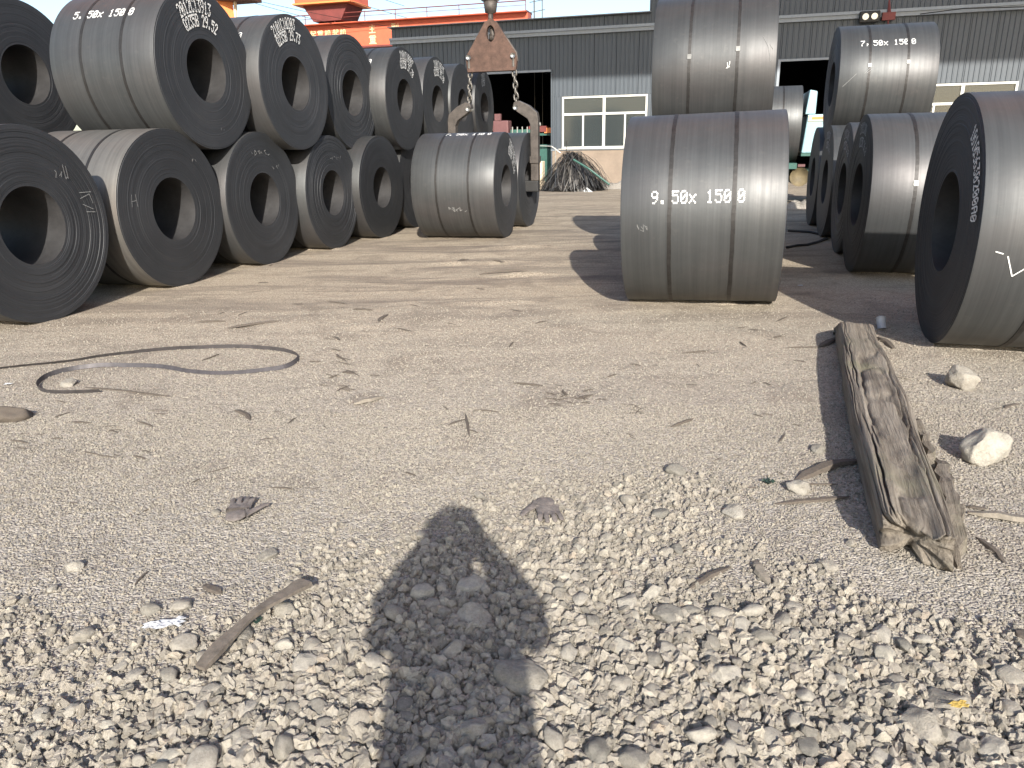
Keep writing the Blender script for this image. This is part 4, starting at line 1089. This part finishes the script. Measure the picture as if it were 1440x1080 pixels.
# coarse grid of coarseness and height for speed
GX0,GX1,GY0,GY1,GS=-6.6,6.8,1.2,8.6,.05
nxg=int((GX1-GX0)/GS)+2; nyg=int((GY1-GY0)/GS)+2
Cg=np.array([[coarse(GX0+i*GS,GY0+j*GS) for i in range(nxg)] for j in range(nyg)]); Zg=np.array([[gz(GX0+i*GS,GY0+j*GS) for i in range(nxg)] for j in range(nyg)])
def samp(G,x,y):
    fx=(x-GX0)/GS; fy=(y-GY0)/GS; i=fx.astype(int); j=fy.astype(int); a=fx-i; b=fy-j
    return G[j,i]*(1-a)*(1-b)+G[j,i+1]*a*(1-b)+G[j+1,i]*(1-a)*b+G[j+1,i+1]*a*b
def layer(n, y0, y1, keep, size, seed):
    r=np.random.default_rng(seed); y=r.uniform(y0,y1,n); x=r.uniform(-1,1,n)*((y*math.cos(PITCH)+CAM_H*math.sin(PITCH))*.681+.35)
    wt=((y*math.cos(PITCH)+.49)*.681+.35); wt=wt/wt.max(); ok=r.random(n)<wt
    x=x[ok];y=y[ok]; c=samp(Cg,x,y); z=samp(Zg,x,y); ok=r.random(len(x))<keep(c,y); x,y,c,z=x[ok],y[ok],c[ok],z[ok]
    s=size(c,y,r,len(x)); rot=r.uniform(0,6.28,(len(x),3)); out=[]
    sx=s*r.uniform(.9,1.25,len(x)); sy=s*r.uniform(.7,1.1,len(x)); sz=s*r.uniform(.55,.95,len(x))
    for k in range(len(x)):
        if hit(x[k],y[k]): continue
        out.append(((x[k],y[k],z[k]+s[k]*.34),tuple(rot[k]),(sx[k],sy[k],sz[k])))
    return out
pts =layer(34000,1.35,3.6,lambda c,y:np.clip(c*1.3-.22,0,1),lambda c,y,r,n:(.0085+.0125*r.random(n)**1.6)*(.75+.5*c),1)
pts+=layer(64000,1.35,4.4,lambda c,y:np.clip(c*1.6+.04,0,1),lambda c,y,r,n:.0040+.0055*r.random(n)**1.5*(.6+.6*c),2)
gravel('gravel',pts,'coarse grey beige crushed stone covering the foreground',M['gravel'])
pts =layer(95000,1.35,4.6,lambda c,y:np.clip(1.1-.45*c,0,1),lambda c,y,r,n:.0022+.0034*r.random(n)**1.6,3)
pts+=layer(90000,3.2,8.0,lambda c,y:np.clip((8.2-y)/2.6,0,1),lambda c,y,r,n:.0030+.0038*r.random(n)**2.2,4)
gravel('fine_gravel',pts,'fine grey beige gravel covering the open yard',M['gravel'])

# ------------------------------------------------------------------ small litter
def glove(x,y,rz,mir,label,k=1):
    p=ground_at(x,y); root=empty('work_glove',(p.x,p.y,gz(p.x,p.y)+.013),rz,label=label,cat='glove',group='dirty work gloves on the gravel')
    vs=[(0,-.055,.014),(0,-.02,.016),(0,.03,.016)]; ed=[(0,1),(1,2)]; rad=[(.040,.014),(.044,.015),(.044,.014)]
    for i,(fx,ln,sp) in enumerate(((-.033,.052,-.18),(-.011,.062,-.05),(.011,.060,.07),(.032,.048,.20))):
        b=len(vs); bend=.010 if i%2 else .004
        vs+=[(fx,.045,.015),(fx+sp*ln*.5,.045+ln*.5,.016+bend),(fx+sp*ln,.045+ln*.95,.010)]; ed+=[(2,b),(b,b+1),(b+1,b+2)]; rad+=[(.0115,.010),(.0105,.0095),(.009,.008)]
    b=len(vs); vs+=[(.052,.0,.014),(.082,.030,.016),(.104,.050,.010)]; ed+=[(1,b),(b,b+1),(b+1,b+2)]; rad+=[(.013,.011),(.0115,.010),(.009,.008)]
    vs=[(-a if mir else a,b_,c) for a,b_,c in vs]
    me=bpy.data.meshes.new('glove_shell'); me.from_pydata(vs,ed,[]); me.materials.append(M['glove'])
    o=link('glove_shell',me,root); sk=o.modifiers.new('skin','SKIN')
    lay=me.skin_vertices[0] if me.skin_vertices else None
    if lay is None:
        bm=bmesh.new(); bm.from_mesh(me); bm.verts.layers.skin.verify(); bm.to_mesh(me); bm.free(); lay=me.skin_vertices[0]
    for i,rr in enumerate(rad): lay.data[i].radius=rr
    lay.data[0].use_root=True
    ss=o.modifiers.new('sub','SUBSURF'); ss.levels=ss.render_levels=2
    tx=bpy.data.textures.new('fold','CLOUDS'); tx.noise_scale=.02; dm=o.modifiers.new('folds','DISPLACE'); dm.texture=tx; dm.strength=.007; dm.mid_level=.5; dm.texture_coords='LOCAL'
    o.scale=(k,k*1.3,.68*k)
    me2=[]
    pl=len(vs)
    return root
glove(335,728,R_(6),False,'dirty grey work glove lying with its fingers up, left of the shadow head',1.25)
glove(768,715,R_(186),False,'dirty brown work glove lying with its fingers down, right of the shadow head',1.25)
p=ground_at(1240,465)
cup=empty('plastic_cup',(p.x,p.y,.035),0,label='small white plastic cup lying on the gravel right of the far end of the beam',cat='cup')
me=MB(); prof=[(0,.030),(.09,.040),(.092,.040)]
me.tube([(0,0,-.02),(0,.03,.03),(.01,.06,.06)],[.034,.038,.040],16).build('cup_body',M['plastic'],cup,True)
MB().tube([(.009,.058,.058),(.0105,.063,.063)],[.043,.043],16).build('rim',M['plastic'],cup)
def scrap(x,y,wx,wy,mat,name,label,cat,seed,rz=0,amp=.02,z=.012):
    p=ground_at(x,y); n=10; v=[];f=[]; q=random.Random(seed)
    for i in range(n+1):
        for j in range(n+1):
            a=(i/n-.5)*wx*(1+.2*math.sin(j*1.3+seed)); b=(j/n-.5)*wy*(1+.25*math.sin(i*1.1+seed))
            v.append((a,b,amp*(noise.noise(Vector((i*.5,j*.5,seed)))+.4)))
    for i in range(n):
        for j in range(n): f.append((i*(n+1)+j,(i+1)*(n+1)+j,(i+1)*(n+1)+j+1,i*(n+1)+j+1))
    o=link(name,mesh(name,v,f,M[mat],False),None,(p.x,p.y,gz(p.x,p.y)+z),(0,0,rz),label=label,cat=cat)
    sd_=o.modifiers.new('thick','SOLIDIFY'); sd_.thickness=.0012; return o
scrap(232,885,.125,.045,'plastic','plastic_wrapper','crumpled white plastic wrapper among stones at the lower left','wrapper',3,.25,.018)
scrap(1345,1008,.05,.025,'leaf','dry_leaf','small yellow dry leaf on a stone near the lower right','leaf',4,.1,.003,.050)
scrap(357,880,.055,.035,'shard','glass_shard','dark green shard between a stone and the curved board','shard',6,.3,.006,.02)
scrap(12,541,.05,.02,'plastic','paper_scrap','tiny white paper scrap at the left edge by the strap','paper scrap',8,.1,.01)
scrap(1080,681,.05,.05,'shard','dark_scrap','dark green scrap beside the smooth pale stone left of the beam','scrap',9,.6,.014)
scrap(1125,403,.05,.03,'plastic','paper_scrap','tiny white scrap on the shaded ground right of the middle coil','paper scrap',10,.1,.01)

# ------------------------------------------------------------------ photographer (behind the camera; only the shadow is in the picture)
ph=empty('person',(0,-.32,0),0,label='person in a dark jacket holding up a phone, casting the shadow in front',cat='person')
vs=[];ed=[];rad=[]
def nodev(p,r,par=None):
    vs.append(p); rad.append(r if isinstance(r,tuple) else (r,r)); 
    if par is not None: ed.append((par,len(vs)-1))
    return len(vs)-1
pel=nodev((0,0,.95),(.17,.12)); wa=nodev((0,.0,1.10),(.175,.12),pel); chs=nodev((0,0,1.30),(.20,.13),wa); nk=nodev((0,.01,1.46),(.075,.07),chs); hd0=nodev((0,.03,1.56),(.085,.095),nk); hd1=nodev((0,.035,1.66),(.085,.10),hd0); nodev((0,.03,1.73),(.06,.07),hd1)
for sg in (-1,1):
    sh=nodev((sg*.17,0,1.40),(.075,.075),chs); el=nodev((sg*.29,.06,1.24),(.058,.058),sh); wr=nodev((sg*.11,.20,1.46),(.040,.040),el); hn=nodev((sg*.065,.25,1.53),(.035,.030),wr)
    for k in range(4): 
        a=nodev((sg*(.050-.004*k),.262,1.545+.020*k),.0095,hn); nodev((sg*(.035),.285,1.55+.020*k),.008,a)
    nodev((sg*.04,.245,1.56),.010,hn)
    hp_=nodev((sg*.10,0,.88),(.11,.11),pel); kn=nodev((sg*.12,.02,.48),(.075,.075),hp_); an_=nodev((sg*.13,-.02,.10),(.05,.05),kn); nodev((sg*.14,.13,.045),(.045,.04),an_)
me=bpy.data.meshes.new('body'); me.from_pydata(vs,ed,[]); me.materials.append(M['cloth'])
bm=bmesh.new(); bm.from_mesh(me); bm.verts.layers.skin.verify(); bm.to_mesh(me); bm.free()
for i,rr in enumerate(rad): me.skin_vertices[0].data[i].radius=rr
me.skin_vertices[0].data[0].use_root=True
o=link('body',me,ph); o.modifiers.new('skin','SKIN'); s_=o.modifiers.new('sub','SUBSURF'); s_.levels=s_.render_levels=2
# loose hooded jacket
def loft(name,secs,m,parent,n=24):
    v=[];f=[]
    for (cx_,cy_,z,rx,ry) in secs:
        for k in range(n): a=2*math.pi*k/n; v.append((cx_+rx*math.cos(a),cy_+ry*math.sin(a),z))
    for i in range(len(secs)-1):
        for k in range(n): f.append((i*n+k,i*n+(k+1)%n,(i+1)*n+(k+1)%n,(i+1)*n+k))
    o=link(name,mesh(name,v,f,m,True),parent); sd_=o.modifiers.new('t','SOLIDIFY'); sd_.thickness=.008; return o
loft('jacket',[(0,0,.74,.235,.16),(0,0,.95,.23,.16),(0,0,1.15,.225,.155),(0,0,1.32,.225,.15),(0,0,1.39,.18,.12),(-.03,0,1.44,.07,.08)],M['cloth'],ph)
loft('hair',[(-.01,.02,1.55,.10,.11),(0,.01,1.60,.135,.125),(0,.01,1.66,.14,.125),(0,.01,1.72,.11,.10),(0,.01,1.765,.05,.05),(0,.01,1.775,.005,.005)],M['hair'],ph)
MB().tube([(.09,.06,1.62),(.135,.05,1.56),(.20,.04,1.47),(.275,.03,1.36),(.28,.02,1.28)],[.04,.045,.05,.055,.05],12).build('sleeve',M['cloth'],ph,True)
MB().tube([(-.09,.06,1.62),(-.135,.05,1.56),(-.20,.04,1.47),(-.275,.03,1.36),(-.28,.02,1.28)],[.04,.045,.05,.055,.05],12).build('sleeve',M['cloth'],ph,True)
MB().tube([(-.10,-.02,1.38),(-.09,-.02,1.48),(-.07,0,1.58)],[.09,.075,.05],12).build('hood',M['cloth'],ph,True)
fc=MB()
for sx in (-.032,.032): fc.tube([(sx,.115,1.655),(sx,.125,1.655)],.011,8)
fc.build('eyes',M['white'],ph); MB().tube([(0,.12,1.65),(0,.15,1.62),(0,.12,1.61)],[.008,.014,.010],8).build('nose',M['skin'],ph,True); MB().tube([(-.022,.122,1.585),(0,.128,1.583),(.022,.122,1.585)],.006,6).build('mouth',M['skin'],ph,True)
pn=empty('phone',(0,-.03,1.60),0,label='phone held upright by the photographer behind the picture',cat='phone')
MB().box(-.078,.078,-.005,.005,-.04,.036).build('case',M['black'],pn,bevel=.003)

# ------------------------------------------------------------------ labels for the scattered small things: size, and the nearest landmark
LMK=[(ground_at(x,y),n_) for x,y,n_ in ((1300,770,'the near end of the beam'),(1235,600,'the middle of the beam'),(1180,460,'the far end of the beam'),(640,740,'the head of the shadow'),
 (540,890,'the left elbow of the shadow'),(755,880,'the right elbow of the shadow'),(560,1050,'the lower left edge of the shadow'),(730,957,'the large oval stone'),(665,868,'the smooth stone inside the shadow'),
 (338,726,'the left glove'),(768,717,'the right glove'),(300,940,'the lower end of the curved board'),(425,845,'the upper end of the curved board'),(232,885,'the white wrapper'),(1345,1008,'the yellow leaf'),
 (1383,637,'the big whitish block'),(1018,949,'the tilted two-toned stone'),(800,560,'the tangle of twigs'),(888,577,'the small clump of twigs'),(420,505,'the right end of the strap loop'),(60,545,'the left end of the strap loop'),
 (105,799,'the lone pale stone at the left'),(1165,797,'the pale stone below the beam corner'),(518,564,'the flat pale chip'),(960,596,'the short black bark piece'),(1000,430,'the middle coil'),(300,400,'the left coil stack'),
 (180,960,'the lower left gravel'),(950,720,'the middle right gravel'),(860,1060,'the pale bottom edge stone'),(1180,1060,'the lower right gravel'),(660,1028,'the rounded stone at the foot of the shadow'),(120,620,'the damp patch'))]
seen={}
for o in list(bpy.data.objects):
    lb=o.get('label','')
    if o.parent or not any(lb.startswith(p) for p in ('loose grey beige stone','small dark wood','tiny wood splinter','tiny bark bit','dark twig in','dark splinter in the scatter','dark bark scrap','low brown sliver')): continue
    L3=sorted(LMK,key=lambda t:(t[0].x-o.location.x)**2+(t[0].y-o.location.y)**2)
    p,n_=L3[0]; dx=o.location.x-p.x; dy=o.location.y-p.y
    dr=('right of ' if dx>0 else 'left of ') if abs(dx)>abs(dy) else ('beyond ' if dy>0 else 'in front of ')
    sz=max(o.scale)
    if lb.startswith('loose'): w0=('fist-sized' if sz>.045 else 'egg-sized' if sz>.03 else 'small')+(' flat' if o.scale[2]<.55*o.scale[0] else ' rounded')+' grey beige stone'
    else:
        ang=abs(math.degrees(o.rotation_euler[2]))%180; o_='crosswise ' if ang<25 or ang>155 else 'slanting '
        w0=('long ' if sz>.16 else 'short ' if sz>.08 else 'tiny ')+o_+('dark twig' if 'twig' in lb else 'bark scrap' if 'bark' in lb else 'brown sliver' if 'sliver' in lb else 'wood splinter')
    dist='just ' if dx*dx+dy*dy<.16**2 else ''
    if not lb.startswith('loose'): o['group']='wood splinters and bark bits on the gravel'
    t=w0+' '+dist+dr+n_
    if len(t.split())>16: t=t.replace(' grey beige',' grey').replace('the rounded stone at the foot of the shadow','the foot of the shadow').replace('the smooth stone inside the shadow','the smooth shadowed stone')
    if len(t.split())>16: t=t.replace('just ','')
    if len(t.split())>16: t=t.replace(' rounded','').replace(' flat','')
    o['label']=t
